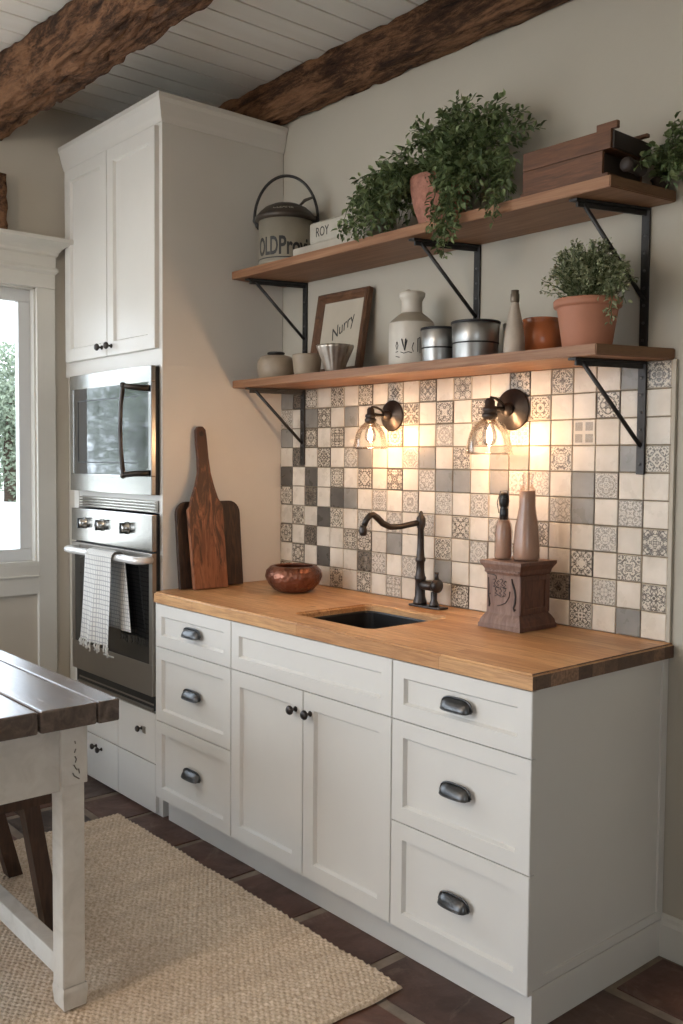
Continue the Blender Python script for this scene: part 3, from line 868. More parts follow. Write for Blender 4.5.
# faucet ---------------------------------------------------------------------
fx, fy = .925, -.085
fa = thing('faucet', (fx, fy, .915), 'dark bronze bridge faucet with a long angled spout behind the sink', 'faucet')
m = MB().mat('bronze')
m.box(fx - .035, fx + .115, fy - .024, fy + .024, .9155, .923, .003)
m.build('base_plate', fa)
m = MB().mat('bronze')
m.lathe([(0, 0), (.026, 0), (.024, .012), (.0185, .03), (.0175, .085), (.0205, .09), (.0205, .097), (.017, .102), (.0145, .12), (.0145, .15), (.018, .155), (.018, .163), (.0145, .168), (.0125, .2), (.011, .268), (.0145, .275), (.0165, .285), (.0165, .305), (.0125, .312), (.0075, .317), (.0085, .322), (.004, .33), (0, .332)], (fx, fy, .922), 24)
m.build('post', fa)
m = MB().mat('bronze')
sp = [(fx, fy, 1.214), (.915, -.125, 1.207), (.900, -.165, 1.199), (.888, -.20, 1.199), (.880, -.228, 1.212), (.876, -.25, 1.232), (.874, -.268, 1.243), (.873, -.282, 1.241), (.870, -.295, 1.226), (.867, -.303, 1.206)]
m.tube(sp, [.011, .0105, .0105, .011, .0115, .0115, .011, .0105, .010, .010], 14)
m.lathe([(0, 0), (.010, 0), (.0135, .006), (.0145, .018), (.012, .026), (.011, .034), (0, .036)], (.866, -.306, 1.172), 18)
m.build('spout', fa)
hx = fx + .068
m = MB().mat('bronze')
m.tube([(fx, fy, .992), (fx + .02, fy, .992), (hx + .008, fy, .992)], [.0155, .0165, .0165], 18)
m.build('valve_barrel', fa)
m = MB().mat('bronze')
m.lathe([(0, 0), (.019, 0), (.016, .01), (.0115, .022), (.0115, .05)], (hx, fy, .922), 20)
m.lathe([(0, -.014), (.020, -.013), (.0245, -.004), (.0245, .008), (.018, .014), (0, .016)], n=24, mtx=Matrix.Translation((hx + .012, fy, .995)) @ Matrix.Rotation(PI / 2, 4, 'Y'))
m.tube([(hx + .012, fy, 1.015), (hx + .012, fy, 1.03), (hx + .012, fy, 1.043)], [.009, .0055, .008], 12)
m.build('lever_handle', fa)

# ------------------------------------------------------------------ tile backsplash
TILES = [
 # c1 ................................ c22 (W cream, G grey, D dark, P bold print, L soft print, K dark print, X cross)
 "GKPWPWPWPWPWPWWPWPWWGP",
 "LWGPWGWGWPWPWPWWPWWPWW",
 "GWPWPWWWPWWLWPWLWWXWWW",
 "WKWPWLGWWLGWPWGGWPWWGP",
 "DWDWPWPWPWLGGWGLLWGLWW",
 "PWKWDGWLWLWLWLWWWLGWLW",
 "WPWDPWLWLWLWPWLWPWWLWP",
 "PWKWWPPWGWWPWLWPWWPWPW",
 "WPWDWWKLWLWGWWPWPKWLWP",
 "PWPWPWPWLWWWPWWLWWPWGW"]
TM = {'W': 'cream', 'G': 'grey', 'D': 'dark', 'P': 'bold', 'L': 'soft', 'K': 'deep', 'X': 'cross'}
def tiles():
    PX, PZ = 1.840 / 22, (1.7225 - .9165) / 10
    m = MB().mat('grout'); m.box(.001, 1.8400, -.0045, -.001, .9165, 1.722)
    bm = m.bm; uv = bm.loops.layers.uv.verify(); sd = bm.faces.layers.float.new('seed')
    r3 = random.Random(5)
    for row in range(10):
        for c in range(22):
            m.mat('tile_' + TM[TILES[row][c]])
            x0, x1 = c * PX + .0014 + r3.uniform(0, .0007), (c + 1) * PX - .0014 - r3.uniform(0, .0007)
            z1 = 1.7225 - row * PZ - .0014 - r3.uniform(0, .0007); z0 = 1.7225 - (row + 1) * PZ + .0014 + r3.uniform(0, .0007)
            if c == 0: x0 = .0022
            yf = -.0105 + r3.uniform(-.0006, .0006); bv = .0016; seed = r3.random()
            j = [r3.uniform(-.0005, .0005) for _ in range(4)]
            F = [bm.verts.new(p) for p in ((x0 + bv, yf + j[0], z0 + bv), (x1 - bv, yf + j[1], z0 + bv), (x1 - bv, yf + j[2], z1 - bv), (x0 + bv, yf + j[3], z1 - bv))]
            Mid = [bm.verts.new(p) for p in ((x0, yf + bv, z0), (x1, yf + bv, z0), (x1, yf + bv, z1), (x0, yf + bv, z1))]
            Bk = [bm.verts.new((v.co.x, -.004, v.co.z)) for v in Mid]
            f = bm.faces.new(F); f.material_index = m.mi; f[sd] = seed
            for l, q in zip(f.loops, ((0, 0), (1, 0), (1, 1), (0, 1))): l[uv].uv = q
            for A, B in ((F, Mid), (Mid, Bk)):
                for i in range(4):
                    k = (i + 1) % 4
                    f = bm.faces.new((A[i], B[i], B[k], A[k])); f.material_index = m.mi; f[sd] = seed; f.smooth = False
                    for l in f.loops: l[uv].uv = (.5, .03)
    bmesh.ops.recalc_face_normals(bm, faces=bm.faces)
    o = m.build('tile_backsplash', loc=(.92, 0, .9165))
    tag(o, 'checkered cream and grey patterned tile backsplash behind the counter', 'backsplash')
    m = MB().mat('wall_paint'); m.box(1.8402, 1.852, -.012, -.001, .9165, 1.722, .001); m.build('edge_strip', o)
tiles()

# ------------------------------------------------------------------ shelves
def shelf(z, th, xl, xrf, xrb, yf, label):
    b = bmesh.new(); poly = []
    for k in range(16): poly.append((xl + (xrf - xl) * k / 16, yf))
    for k in range(8): poly.append((xrf + (xrb - xrf) * k / 8, yf + (-.002 - yf) * k / 8))
    for k in range(16): poly.append((xrb + (xl - xrb) * k / 16, -.002))
    poly.append((xl, -.002)); 
    A = [b.verts.new((x, y, z - th)) for x, y in poly]; B = [b.verts.new((x, y, z)) for x, y in poly]
    b.faces.new(A); b.faces.new(B[::-1])
    for i in range(len(A)): b.faces.new((A[i], B[i], B[(i + 1) % len(A)], A[(i + 1) % len(A)]))
    bmesh.ops.recalc_face_normals(b, faces=b.faces)
    bmesh.ops.bevel(b, geom=[e for e in b.edges if len(e.link_faces) == 2 and e.calc_face_angle(0) > 1], offset=.0025, segments=2, affect='EDGES')
    m = MB().mat('shelf_wood'); m.merge(b); m.mat('shelf_end'); m.bm.normal_update()
    for f in m.bm.faces:
        if f.normal.x > .75: f.material_index = 1
    o = m.build('wooden_shelf', loc=(xl, -.13, z - th)); tag(o, label, 'shelf', 'long wooden wall shelves'); return o
shelf(1.753, .0305, .004, 1.758, 1.843, -.2635, 'lower long wooden shelf above the tiles, holding crocks, tins and a jug')
shelf(2.194, .0315, .012, 1.799, 1.834, -.2735, 'upper long wooden shelf holding the pail, ivy and wooden crates')
def bracket(x, zt, zbot, yout, zdiag, label, w=.026, yb=-.001, screws=True):
    root = thing('shelf_bracket', (x, yb, zbot), label, 'bracket', None)
    m = MB().mat('iron')
    m.box(x - w / 2, x + w / 2, yb - .008, yb, zbot, zt - .0005, .0015)
    m.mat('pewter')
    k = zbot + .03
    while k < zt - .03:
        m.sphere((x, yb - .0085, k), .0045, (1, .5, 1), 10, 6); k += .05
    m.build('wall_strap', root)
    sp_x = .078
    def quadbar(hw, z0, z1, ya, yb_):
        xa, xb = x - sp_x * (yb_ - ya) / (yb_ - yout), x
        return [(xa - hw, ya), (xa + hw, ya), (xb + hw, yb_), (xb - hw, yb_)], z0, z1
    m = MB().mat('iron')
    for hw, z0, z1, ya in ((w / 2, zt - .008, zt - .0008, yout), (.0035, zt - .022, zt - .008, yout + .012)):
        poly, a_, b_ = quadbar(hw, z0, z1, ya, yb - .0085)
        m.prism(poly, a_, b_, 'xy', .001)
    m.build('top_arm', root)
    m = MB().mat('iron')
    m.tube([(x - sp_x * .86, yout + .035, zt - .012), (x, yb - .008, zdiag)], .0065, 8); m.build('brace', root)
    return root
bracket(.158, 2.1625, 1.7535, -.245, 1.93, 'iron bracket under the left end of the upper shelf, by the tall cabinet')
bracket(1.10, 2.1625, 1.7535, -.245, 1.92, 'iron bracket under the middle of the upper shelf, behind the tins')
bracket(1.742, 2.1625, 1.7535, -.25, 1.90, 'iron bracket under the right end of the upper shelf, beside the herb pot')
bracket(.160, 1.7225, 1.41, -.245, 1.50, 'iron bracket under the left end of the lower shelf, by the tall cabinet', yb=-.0115)
bracket(1.748, 1.7225, 1.395, -.25, 1.478, 'iron bracket under the right end of the lower shelf, over the tiles', yb=-.0115)

# ------------------------------------------------------------------ sconces
def sconce(x, z, s, L_, drop, label):
    y0 = -.0115
    root = thing('wall_sconce', (x, y0, z), label, 'wall lamp', None)
    RX = Matrix.Translation((x, y0, z)) @ Matrix.Rotation(PI / 2, 4, 'X')
    m = MB().mat('bronze'); m.lathe([(0, 0), (.058 * s, 0), (.0595 * s, .004), (.057 * s, .008), (.050 * s, .009), (.048 * s, .012), (.02 * s, .016), (.016 * s, .02), (0, .02)], n=44, mtx=RX); m.build('backplate', root)
    yl = y0 - L_
    m = MB().mat('bronze')
    m.lathe([(0, 0), (.015 * s, 0), (.020 * s, .01), (.018 * s, .025), (.009 * s, .032), (0, .034)], n=20, mtx=RX @ Matrix.Translation((0, 0, .018)))
    m.tube([(x, y0 - .03, z), (x, yl + .03, z), (x, yl + .01, z + .004)], .0065 * s, 12)
    m.tube([(x, y0 - .045, z + .004), (x, y0 - .06, z + .02), (x, yl + .03, z + .028 * s), (x, yl + .006, z + .03 * s), (x, yl, z + .018 * s)], .0042 * s, 10)
    m.build('arm', root)
    m = MB().mat('bronze')
    m.lathe([(0, .028), (.008, .028), (.014, .02), (.0145, .004), (.020, .0), (.021, -.008), (.0185, -.010), (.0185, -.014), (.022, -.016), (.022, -.024), (.018, -.028), (.017, -.036), (0, -.036)], n=28, mtx=Matrix.Translation((x, yl, z)) @ Matrix.Scale(s, 4))
    m.build('socket', root)
    zs = z - .026 * s
    m = MB().mat('clear_glass')
    prof = [(.018, 0), (.026, -.006), (.042, -.02), (.054, -.042), (.061, -.068), (.0645, -.092), (.067, -.102)]
    inn = [(r - .0022, h) for r, h in reversed(prof)]
    m.lathe(prof + inn, n=48, mtx=Matrix.Translation((x, yl, zs)) @ Matrix.Scale(s, 4))
    m.build('glass_shade', root)
    m = MB().mat('clear_glass')
    zb = z - .036 * s
    m.lathe([(.009, 0), (.012, -.01), (.019, -.028), (.0215, -.044), (.018, -.058), (.009, -.067), (0, -.069)], n=24, mtx=Matrix.Translation((x, yl, zb)) @ Matrix.Scale(s, 4))
    bu = m.build('bulb', root)
    m = MB().mat('filament')
    m.lathe([(0, -.017), (.004, -.02), (.0065, -.034), (.0065, -.046), (.004, -.055), (0, -.057)], n=12, mtx=Matrix.Translation((x, yl, zb)) @ Matrix.Scale(s * 1.1, 4))
    m.build('filament', bu)
    ld = bpy.data.lights.new('bulb_light', 'POINT'); ld.energy = LAMP_W; ld.color = (1, .49, .22); ld.shadow_soft_size = .012
    lo = bpy.data.objects.new('bulb_light', ld); COL.objects.link(lo); lo.parent = root; lo.location = (0, -L_, zb - .072 * s - z)
    return root
LAMP_W = .24
sconce(.698, 1.597, .98, .112, 0, 'left bronze wall sconce with clear glass shade, lit, above the faucet')
sconce(1.271, 1.600, 1.16, .118, 0, 'right bronze wall sconce with clear glass shade, lit, above the wooden box')

# ------------------------------------------------------------------ upper shelf things
S2 = 2.1945; S1 = 1.7535
def pail():
    c = (.215, -.15, S2)
    root = thing('lidded_pail', c, 'old lidded enamel pail with a bail handle at the left end of the upper shelf', 'pail')
    m = MB().mat('enamel_cream')
    m.lathe([(0, .002), (.108, .002), (.112, .008), (.112, .012), (.109, .016), (.109, .186), (.104, .188), (.104, .012), (0, .012)], c, 56); m.build('body', root)
    m = MB().mat('dark_enamel')
    m.lathe([(.1095, .178), (.122, .182), (.123, .196), (.115, .204), (.105, .216), (.085, .234), (.055, .248), (.02, .253), (0, .254)], c, 56)
    m.build('lid', root)
    m = MB().mat('dark_enamel')
    m.tube([(c[0] + .05, c[1] + .03, S2 + .244), (c[0] + .07, c[1] + .04, S2 + .262), (c[0] + .105, c[1] + .05, S2 + .268)], [.005, .007, .005], 8)
    m.build('lid_tab', root)
    m = MB().mat('iron'); d = Vector((.72, .694, 0)).normalized()
    cc = Vector(c); R = .128
    pts = [cc + d * (R * math.cos(a)) + Vector((0, 0, .19 + .175 * math.sin(a))) for a in [PI * k / 28 for k in range(29)]]
    m.tube(pts, .0058, 10)
    for s_ in (1, -1):
        p = cc + d * s_ * .121; m.sphere((p.x, p.y, S2 + .19), .014)
        m.tube([p + Vector((0, 0, .19)), p - d * s_ * .005 + Vector((0, 0, .168)), p - d * s_ * .010 + Vector((0, 0, .155))], [.009, .008, .004], 8)
    m.build('bail_handle', root)
    m = MB().mat('ink')
    ang = math.atan2(-2.33, 3.07)
    text_on_cyl(m, 'OLD', .098, c, .1092, S2 + .066, ang - .74, .50, bold=True)
    text_on_cyl(m, 'Provis', .098, c, .1092, S2 + .066, ang + .42, .62, bold=True)
    m.lathe([(.1093, .022), (.1098, .0225), (.1098, .026), (.1093, .0265)], c, 56)
    m.build('lettering', root)
    m = MB().mat('tin_white')
    b = text_mesh('CLEANE', .022, .0004)
    for v in b.verts:
        a = ang - .12 + v.co.x / .1; rr = .112 - (v.co.y + .01) * .9
        v.co = Vector((c[0] + rr * math.cos(a), c[1] + rr * math.sin(a), S2 + .2085 + (v.co.y + .01) * .75 + v.co.z + .0015))
    m.merge(b); m.build('lid_lettering', root)
pail()
def small_box(name, x0, x1, y0, y1, z0, h, mat, label, cat, txt=None, lidh=.0, bev=.004, rot=0):
    root = thing(name, ((x0 + x1) / 2, (y0 + y1) / 2, z0), label, cat)
    m = MB().mat(mat); m.box(x0, x1, y0, y1, z0 + .0005, z0 + h - lidh, bev, 3); m.build('body', root)
    if lidh: m = MB().mat(mat); m.box(x0 - .002, x1 + .002, y0 - .002, y1 + .002, z0 + h - lidh + .0008, z0 + h, bev, 3); m.build('lid', root)
    if txt:
        b = text_mesh(txt[0], txt[1], .0004)
        R = Matrix.Translation((txt[2], y0 - .0006, txt[3])) @ Matrix.Rotation(PI / 2, 4, 'X') @ Matrix.Scale(.75, 4, (1, 0, 0))
        bmesh.ops.transform(b, matrix=R, verts=b.verts)
        m = MB().mat('ink'); m.merge(b); m.build('lettering', root)
    return root
small_box('storage_tin', .37, .80, -.235, -.09, S2, .038, 'tin_lead', 'flat pale tin box directly on the upper shelf beside the pail', 'tin')
small_box('storage_tin', .455, .80, -.225, -.09, S2 + .0385, .082, 'tin_white', 'pale lettered tin on top of the flat tin beside the pail', 'tin', ('ROY', .05, .535, S2 + .078), 0, .014)

# leaves ---------------------------------------------------------------------
def leaf(b, p, d, n, L_, W_, fold=.25):
    d = d.normalized(); s = d.cross(n)
    if s.length < 1e-4: return
    s.normalize(); n = s.cross(d).normalized()
    a = b.verts.new(p); t = b.verts.new(p + d * L_ - n * L_ * .15)
    mid = [b.verts.new(p + d * L_ * q - n * L_ * .03) for q in (.35, .7)]
    l = [b.verts.new(p + d * L_ * q + s * W_ * w + n * W_ * fold) for q, w in ((.3, .5), (.68, .38))]
    r = [b.verts.new(p + d * L_ * q - s * W_ * w + n * W_ * fold) for q, w in ((.3, .5), (.68, .38))]
    for f in ((a, mid[0], l[0]), (a, r[0], mid[0]), (mid[0], mid[1], l[1], l[0]), (mid[0], r[0], r[1], mid[1]), (mid[1], t, l[1]), (mid[1], r[1], t)):
        b.faces.new(f).smooth = True
def rv(r_, k=1): return Vector((r_.uniform(-k, k), r_.uniform(-k, k), r_.uniform(-k, k)))
def vines(stems, seed, leaf_len, lw=.6, step=.018, per=2, jit=.35):
    """stems: lists of control points; returns foliage and stem builders"""
    r_ = random.Random(seed); lb = bmesh.new(); sm = MB().mat('stem_green')
    for st in stems:
        P = [Vector(q) for q in st]
        pts = []
        for i in range(len(P) - 1):
            p0 = P[max(i - 1, 0)]; p1 = P[i]; p2 = P[i + 1]; p3 = P[min(i + 2, len(P) - 1)]
            for k in range(8):
                t = k / 8
                pts.append(.5 * ((2 * p1) + (-p0 + p2) * t + (2 * p0 - 5 * p1 + 4 * p2 - p3) * t * t + (-p0 + 3 * p1 - 3 * p2 + p3) * t ** 3))
        pts.append(P[-1])
        pts = [q + rv(r_, .003) for q in pts]
        sm.tube(pts, [.0022 * (1 - .6 * i / len(pts)) for i in range(len(pts))], 5)
        acc = 0; tot = sum((a - b_).length for a, b_ in zip(pts, pts[1:])) or 1; run = 0
        for a, c in zip(pts, pts[1:]):
            seg = (c - a).length; acc += seg; run += seg
            while acc > step:
                acc -= step; d = (c - a).normalized() if seg > 1e-6 else Vector((0, 0, 1))
                for k in range(per):
                    side = d.cross(rv(r_)).normalized()
                    dr = (d * .55 + side * .9 + Vector((0, 0, r_.uniform(-.25, .2)))).normalized()
                    ll = leaf_len * r_.uniform(.6, 1.15) * (1 - .35 * run / tot)
                    st_ = a + side * .001
                    leaf(lb, st_ + dr * .006, dr, (Vector((0, -.4, 1)) + rv(r_, .6)).normalized(), ll, ll * lw * r_.uniform(.8, 1.15), r_.uniform(.1, .35))
    return lb, sm
def pot_mesh(m, c, rt, rb, h, rim=.02, lip=.006, n=48):
    m.lathe([(0, 0), (rb, 0), (rt - .0 - (rt - rb) * rim / h, h - rim), (rt + lip, h - rim + .002), (rt + lip + .001, h - .004), (rt + lip - .003, h), (rt - .006, h), (rt - .01, h - .022), (0, h - .022)], c, n)

def big_plant():
    c = (1.062, -.15, S2)
    root = thing('potted_vine', c, 'large trailing green vine in a rough pink terracotta pot on the upper shelf', 'plant')
    T = Matrix.Translation(c)
    m = MB().mat('terracotta_pink')
    m.lathe([(0, .001), (.058, .001), (.07, .02), (.088, .07), (.099, .12), (.103, .15), (.103, .168), (.097, .17), (.093, .15), (0, .145)], c, 48); m.build('pot', root)
    r_ = random.Random(21); st = []
    top = Vector((c[0], c[1], S2 + .155))
    # arching bush of upright stems
    for k in range(60):
        a = r_.uniform(0, 2 * PI); reach = r_.uniform(.05, .24); h = r_.uniform(.04, .25)
        dx = math.cos(a) * reach * 1.25 + .09; dy = math.sin(a) * reach * .42
        y_end = min(max(c[1] + dy, -.33), -.02)
        e = Vector((c[0] + dx, y_end, S2 + .165 + h - reach * .25))
        mid = Vector((c[0] + dx * .45, (c[1] + y_end) / 2, S2 + .165 + h * .65))
        st.append([top + Vector((r_.uniform(-.06, .06), r_.uniform(-.05, .05), -.02)), mid, e])
    # tall sprays
    for (x, z, y) in ((1.14, 2.63, -.15), (1.10, 2.60, -.12), (1.20, 2.58, -.15), (1.05, 2.56, -.15), (1.30, 2.53, -.15), (1.38, 2.51, -.14), (1.44, 2.47, -.15), (1.47, 2.45, -.13), (1.26, 2.56, -.1), (1.15, 2.55, -.2), (1.40, 2.44, -.18), (.98, 2.50, -.12)):
        st.append([top, Vector((c[0] * .55 + x * .45, -.15, S2 + .2 + (z - S2 - .15) * .55)), Vector((x, y, z - .02))])
    # cascade to the left, lying on the shelf over the tins
    for k in range(34):
        x = r_.uniform(.74, 1.0); t = (1.0 - x) / .26
        zt = S2 + r_.uniform(.05, .18) - .08 * t; y = r_.uniform(-.30, -.12)
        st.append([top + Vector((-.06, r_.uniform(-.05, .04), 0)), Vector((.93 - .1 * t, y * .6 - .06, S2 + .22 - .03 * t)), Vector((x + .03, y, S2 + .17 - .03 * t)), Vector((x, y - .02, zt))])
    for (x, y, z) in ((.70, -.28, 2.235), (.73, -.29, 2.21), (.70, -.24, 2.27), (.79, -.30, 2.195), (.66, -.2, 2.33), (.66, -.16, 2.37), (.80, -.3, 2.22), (.71, -.2, 2.40), (.84, -.29, 2.2), (.78, -.18, 2.43), (.80, -.17, 2.46), (.88, -.16, 2.48), (.68, -.18, 2.42), (.9, -.3, 2.21)):
        st.append([top + Vector((-.06, 0, 0)), Vector(((c[0] + x) / 2, y * .7, max(z + .04, S2 + .17))), Vector((x + .02, y, z + .02)), Vector((x, y, z))])
    # right side of the pot behind
    for k in range(20):
        x = r_.uniform(1.12, 1.36); y = r_.uniform(-.3, -.08)
        st.append([top + Vector((.05, 0, 0)), Vector((x - .04, y, S2 + .2)), Vector((x, y - .01, S2 + r_.uniform(.02, .12)))])
    # trailing down over the shelf front
    for (x, z, y) in ((1.19, 2.13, -.31), (1.21, 2.09, -.31), (1.235, 2.05, -.315), (1.23, 2.12, -.30), (1.26, 2.10, -.305), (1.43, 2.13, -.31), (1.44, 2.16, -.305), (1.16, 2.17, -.3), (1.22, 2.07, -.3), (1.41, 2.17, -.31), (1.28, 2.16, -.3)):
        st.append([top + Vector((.0, -.06, 0)), Vector((x - .01, -.25, S2 + .14)), Vector((x, -.295, S2 + .03)), Vector((x + r_.uniform(-.01, .01), y, (z + S2) / 2)), Vector((x, y - .002, z))])
    lb, sm = vines(st, 5, .040, .58, .0135, 2)
    m = MB().mat('leaf_green'); m.merge(lb); m.build('foliage', root)
    sm.build('stems', root)
    m = MB().mat('soil'); m.lathe([(0, .152), (.09, .148)], c, 24); m.build('soil', root)
big_plant()

def crates():
    y0, y1 = -.255, -.06
    base_ = thing('wooden_crate', (1.56, -.16, S2), 'reddish brown wooden crate standing on the upper shelf', 'crate')
    m = MB().mat('crate_wood')
    def crate(m, x0, x1, y0, y1, z0, z1, t=.010):
        m.box(x0, x1, y0, y0 + t, z0, z1, .0015); m.box(x0, x1, y1 - t, y1, z0, z1, .0015)
        m.box(x0, x0 + t, y0 + t, y1 - t, z0, z1, .001); m.box(x0 + t, x1 - t, y0 + t, y1 - t, z0, z0 + t)
    crate(m, 1.4900, 1.7600, y0, y1, S2 + .0125, S2 + .075)
    m.box(1.4850, 1.7800, y0 - .004, y1 + .004, S2 + .0005, S2 + .0125, .001)
    m.build('body', base_)
    m = MB().mat('dark_piece'); m.box(1.7500, 1.7600, y0 + .01, y1 - .01, S2 + .0125, S2 + .07, .001); m.build('dark_end_sheet', base_)  # dark sheet in place of the open end's shade and dark contents
    up = thing('wooden_crate', (1.56, -.16, S2 + .076), 'darker shallow wooden crate stacked on top of the other crate', 'crate')
    m = MB().mat('crate_wood')
    b2 = .0762
    m.box(1.4900, 1.7850, y0, y1, S2 + b2, S2 + b2 + .052, .002)
    m.build('body', up)
    m = MB().mat('crate_wood'); m.box(1.7350, 1.8000, y0 + .006, y0 + .02, S2 + b2 + .0525, S2 + b2 + .072, .002)
    m.build('lid_batten', up)
    m = MB().mat('crate_wood')
    m.box(1.765, 1.81, y1 - .06, y1 - .045, S2 + b2 + .0525, S2 + b2 + .0625, .002); m.build('lid_batten', up)
    m = MB().mat('dark_piece'); m.box(1.7855, 1.7910, y0 + .008, y1 - .008, S2 + b2 + .002, S2 + b2 + .048, .001); m.build('dark_end_sheet', up)  # same dark stand-in for the shaded open end, upper crate
    # dark turned piece beside the crates
    m = MB().mat('dark_piece')
    T = Matrix.Translation((1.812, -.185, S2 + .0335)) @ Matrix.Scale(.62, 4) @ Matrix.Rotation(PI / 2, 4, 'X')
    m.lathe([(0, -.07), (.022, -.07), (.03, -.062), (.033, -.05), (.028, -.04), (.028, .04), (.033, .05), (.03, .062), (.022, .07), (0, .07)], n=24, mtx=T)
    tag(m.build('wooden_spool', loc=(1.812, -.185, S2)), 'dark turned wooden spool lying beside the crates on the upper shelf', 'spool')
crates()
def corner_ivy():
    c = (1.775, -.045, S2)
    c = (1.803, -.034, S2)
    root = thing('ivy_sprig', c, 'small green ivy trailing off the right end of the upper shelf', 'plant')
    m = MB().mat('dark_piece'); pot_mesh(m, c, .026, .02, .034, .008, .002, 28); m.build('pot', root)
    st = []; r_ = random.Random(8); t = Vector((c[0], c[1], S2 + .032))
    for (x, y, z) in ((1.93, -.10, 2.29), (1.90, -.06, 2.30), (1.96, -.08, 2.22), (1.98, -.09, 2.17), (1.94, -.12, 2.15), (1.99, -.12, 2.10), (1.90, -.14, 2.20), (1.86, -.16, 2.24), (1.88, -.10, 2.28), (1.93, -.05, 2.24), (1.83, -.18, 2.215), (1.87, -.05, 2.33), (1.96, -.05, 2.27), (1.95, -.14, 2.13), (2.0, -.08, 2.20), (1.91, -.17, 2.16)):
        st.append([t, Vector(((c[0] + x) / 2, (c[1] + y) / 2, max(z, S2 + .05) + .03)), Vector((x, y, z + .03)), Vector((x + .01, y - .01, z))])
    lb, sm = vines(st, 15, .032, .62, .014, 2)
    m = MB().mat('leaf_green'); m.merge(lb); m.build('foliage', root); sm.build('stems', root)
corner_ivy()

# ------------------------------------------------------------------ lower shelf things
def crock(c, prof, name, label, cat, mat, n=44, extra=None, rfun=None):
    m = MB().mat(mat); m.lathe(prof, c, n, rfun=rfun)
    if extra is None: return tag(m.build(name, loc=c), label, cat)
    root = thing(name, c, label, cat); m.build('body', root); extra(root); return root
c = (.179, -.17, S1)
def lid1(root):
    m = MB().mat('stoneware'); m.lathe([(0, .094), (.05, .094), (.062, .090), (.062, .087), (0, .087)], c, 40)
    l = m.build('lid', root)
    m = MB().mat('iron'); m.lathe([(0, .094), (.012, .094), (.013, .098), (.034, .1), (.036, .106), (.03, .109), (0, .11)], c, 24); m.build('knob', l)
crock(c, [(0, .0005), (.062, .0005), (.07, .008), (.076, .04), (.074, .072), (.066, .085), (.06, .088), (.056, .084), (.056, .012), (0, .01)], 'lidded_crock', 'squat brown stoneware crock with dark lid knob at the left of the lower shelf', 'crock', 'stoneware', extra=lid1)
c = (.418, -.20, S1)
def ink1(root):
    c = (.418, -.20, S1)
    m = MB().mat('ink_faded'); ang = math.atan2(-2.28, 2.96)
    def ringpatch(z0, z1, half):
        for k in range(7): 
            a = ang - .3 + half * (-1 + 2 * k / 6)
            for q in range(3):
                zz = z0 + (z1 - z0) * q / 2 + rnd.uniform(-.003, .003); aa = a + rnd.uniform(-.03, .03); r = .0478 + (zz) * .105
                m.tube([(c[0] + r * math.cos(aa), c[1] + r * math.sin(aa), S1 + zz), (c[0] + r * math.cos(aa + .09), c[1] + r * math.sin(aa + .09), S1 + zz + .005)], .0012, 5)
    ringpatch(.025, .055, .42); m.build('stamp', root)
crock(c, [(0, .0005), (.046, .0005), (.05, .006), (.0565, .066), (.058, .074), (.056, .078), (.052, .076), (.046, .012), (0, .01)], 'stoneware_cup', 'small straight stoneware cup between the lidded crock and the fluted cup', 'cup', 'stoneware', extra=ink1)
c = (.59, -.205, S1)
crock(c, [(0, .0005), (.034, .0005), (.036, .005), (.042, .03), (.054, .062), (.064, .088), (.0665, .098), (.0635, .098), (.051, .062), (.039, .03), (.033, .008), (0, .007)], 'fluted_cup', 'silvery fluted metal cup in front of the picture frame', 'cup', 'pewter_fluted', 96, rfun=lambda a, z: 1 + .06 * abs(math.sin(a * 9)) * min(1, z * 20))
# framed picture, leaning on the wall
def picture():
    w, h, t = .305, .338, .028
    root = thing('framed_picture', (.435, -.07, S1), 'wooden picture frame with a handwritten word, leaning on the wall', 'picture frame')
    root.rotation_euler = (-.17, 0, math.radians(0))
    def loc(m, name, par=root):
        me_o = m.build(name, None, (0, 0, 0)); me_o.parent = par; me_o.location = (0, 0, 0); return me_o
    f = .034
    m = MB().mat('frame_wood')
    def rail(a0, a1, c0, c1, horiz):
        pass
    b = bmesh.new(); prof = [(0, 0), (0, -.022), (.006, -.028), (.018, -.026), (.026, -.018), (f, -.012), (f, 0)]
    loops = []
    for p, y in prof:
        loops.append([b.verts.new(q) for q in ((-w / 2 + p, y, p), (w / 2 - p, y, p), (w / 2 - p, y, h - p), (-w / 2 + p, y, h - p))])
    for A, B in zip(loops, loops[1:] + loops[:1]):
        for i in range(4): b.faces.new((A[i], A[(i + 1) % 4], B[(i + 1) % 4], B[i]))
    bmesh.ops.recalc_face_normals(b, faces=b.faces); m.merge(b); loc(m, 'frame')
    m = MB().mat('picture_paper'); m.box(-w / 2 + f - .004, w / 2 - f + .004, -.008, -.004, f - .004, h - f + .004)
    pp = loc(m, 'paper')
    m = MB().mat('ink')
    b = text_mesh('Nurry', .066, .0003, .45)
    bmesh.ops.transform(b, matrix=Matrix.Translation((.005, -.0085, .195)) @ Matrix.Rotation(PI / 2, 4, 'X') @ Matrix.Rotation(.5, 4, 'Z') @ Matrix.Scale(.85, 4, (1, 0, 0)), verts=b.verts); m.merge(b)
    m.tube([(-.075, -.0086, .125), (-.082, -.0086, .115), (-.072, -.0086, .11), (-.06, -.0086, .12)], .0014, 5)
    m.build('handwriting', None, (0, 0, 0)).parent = pp
picture()
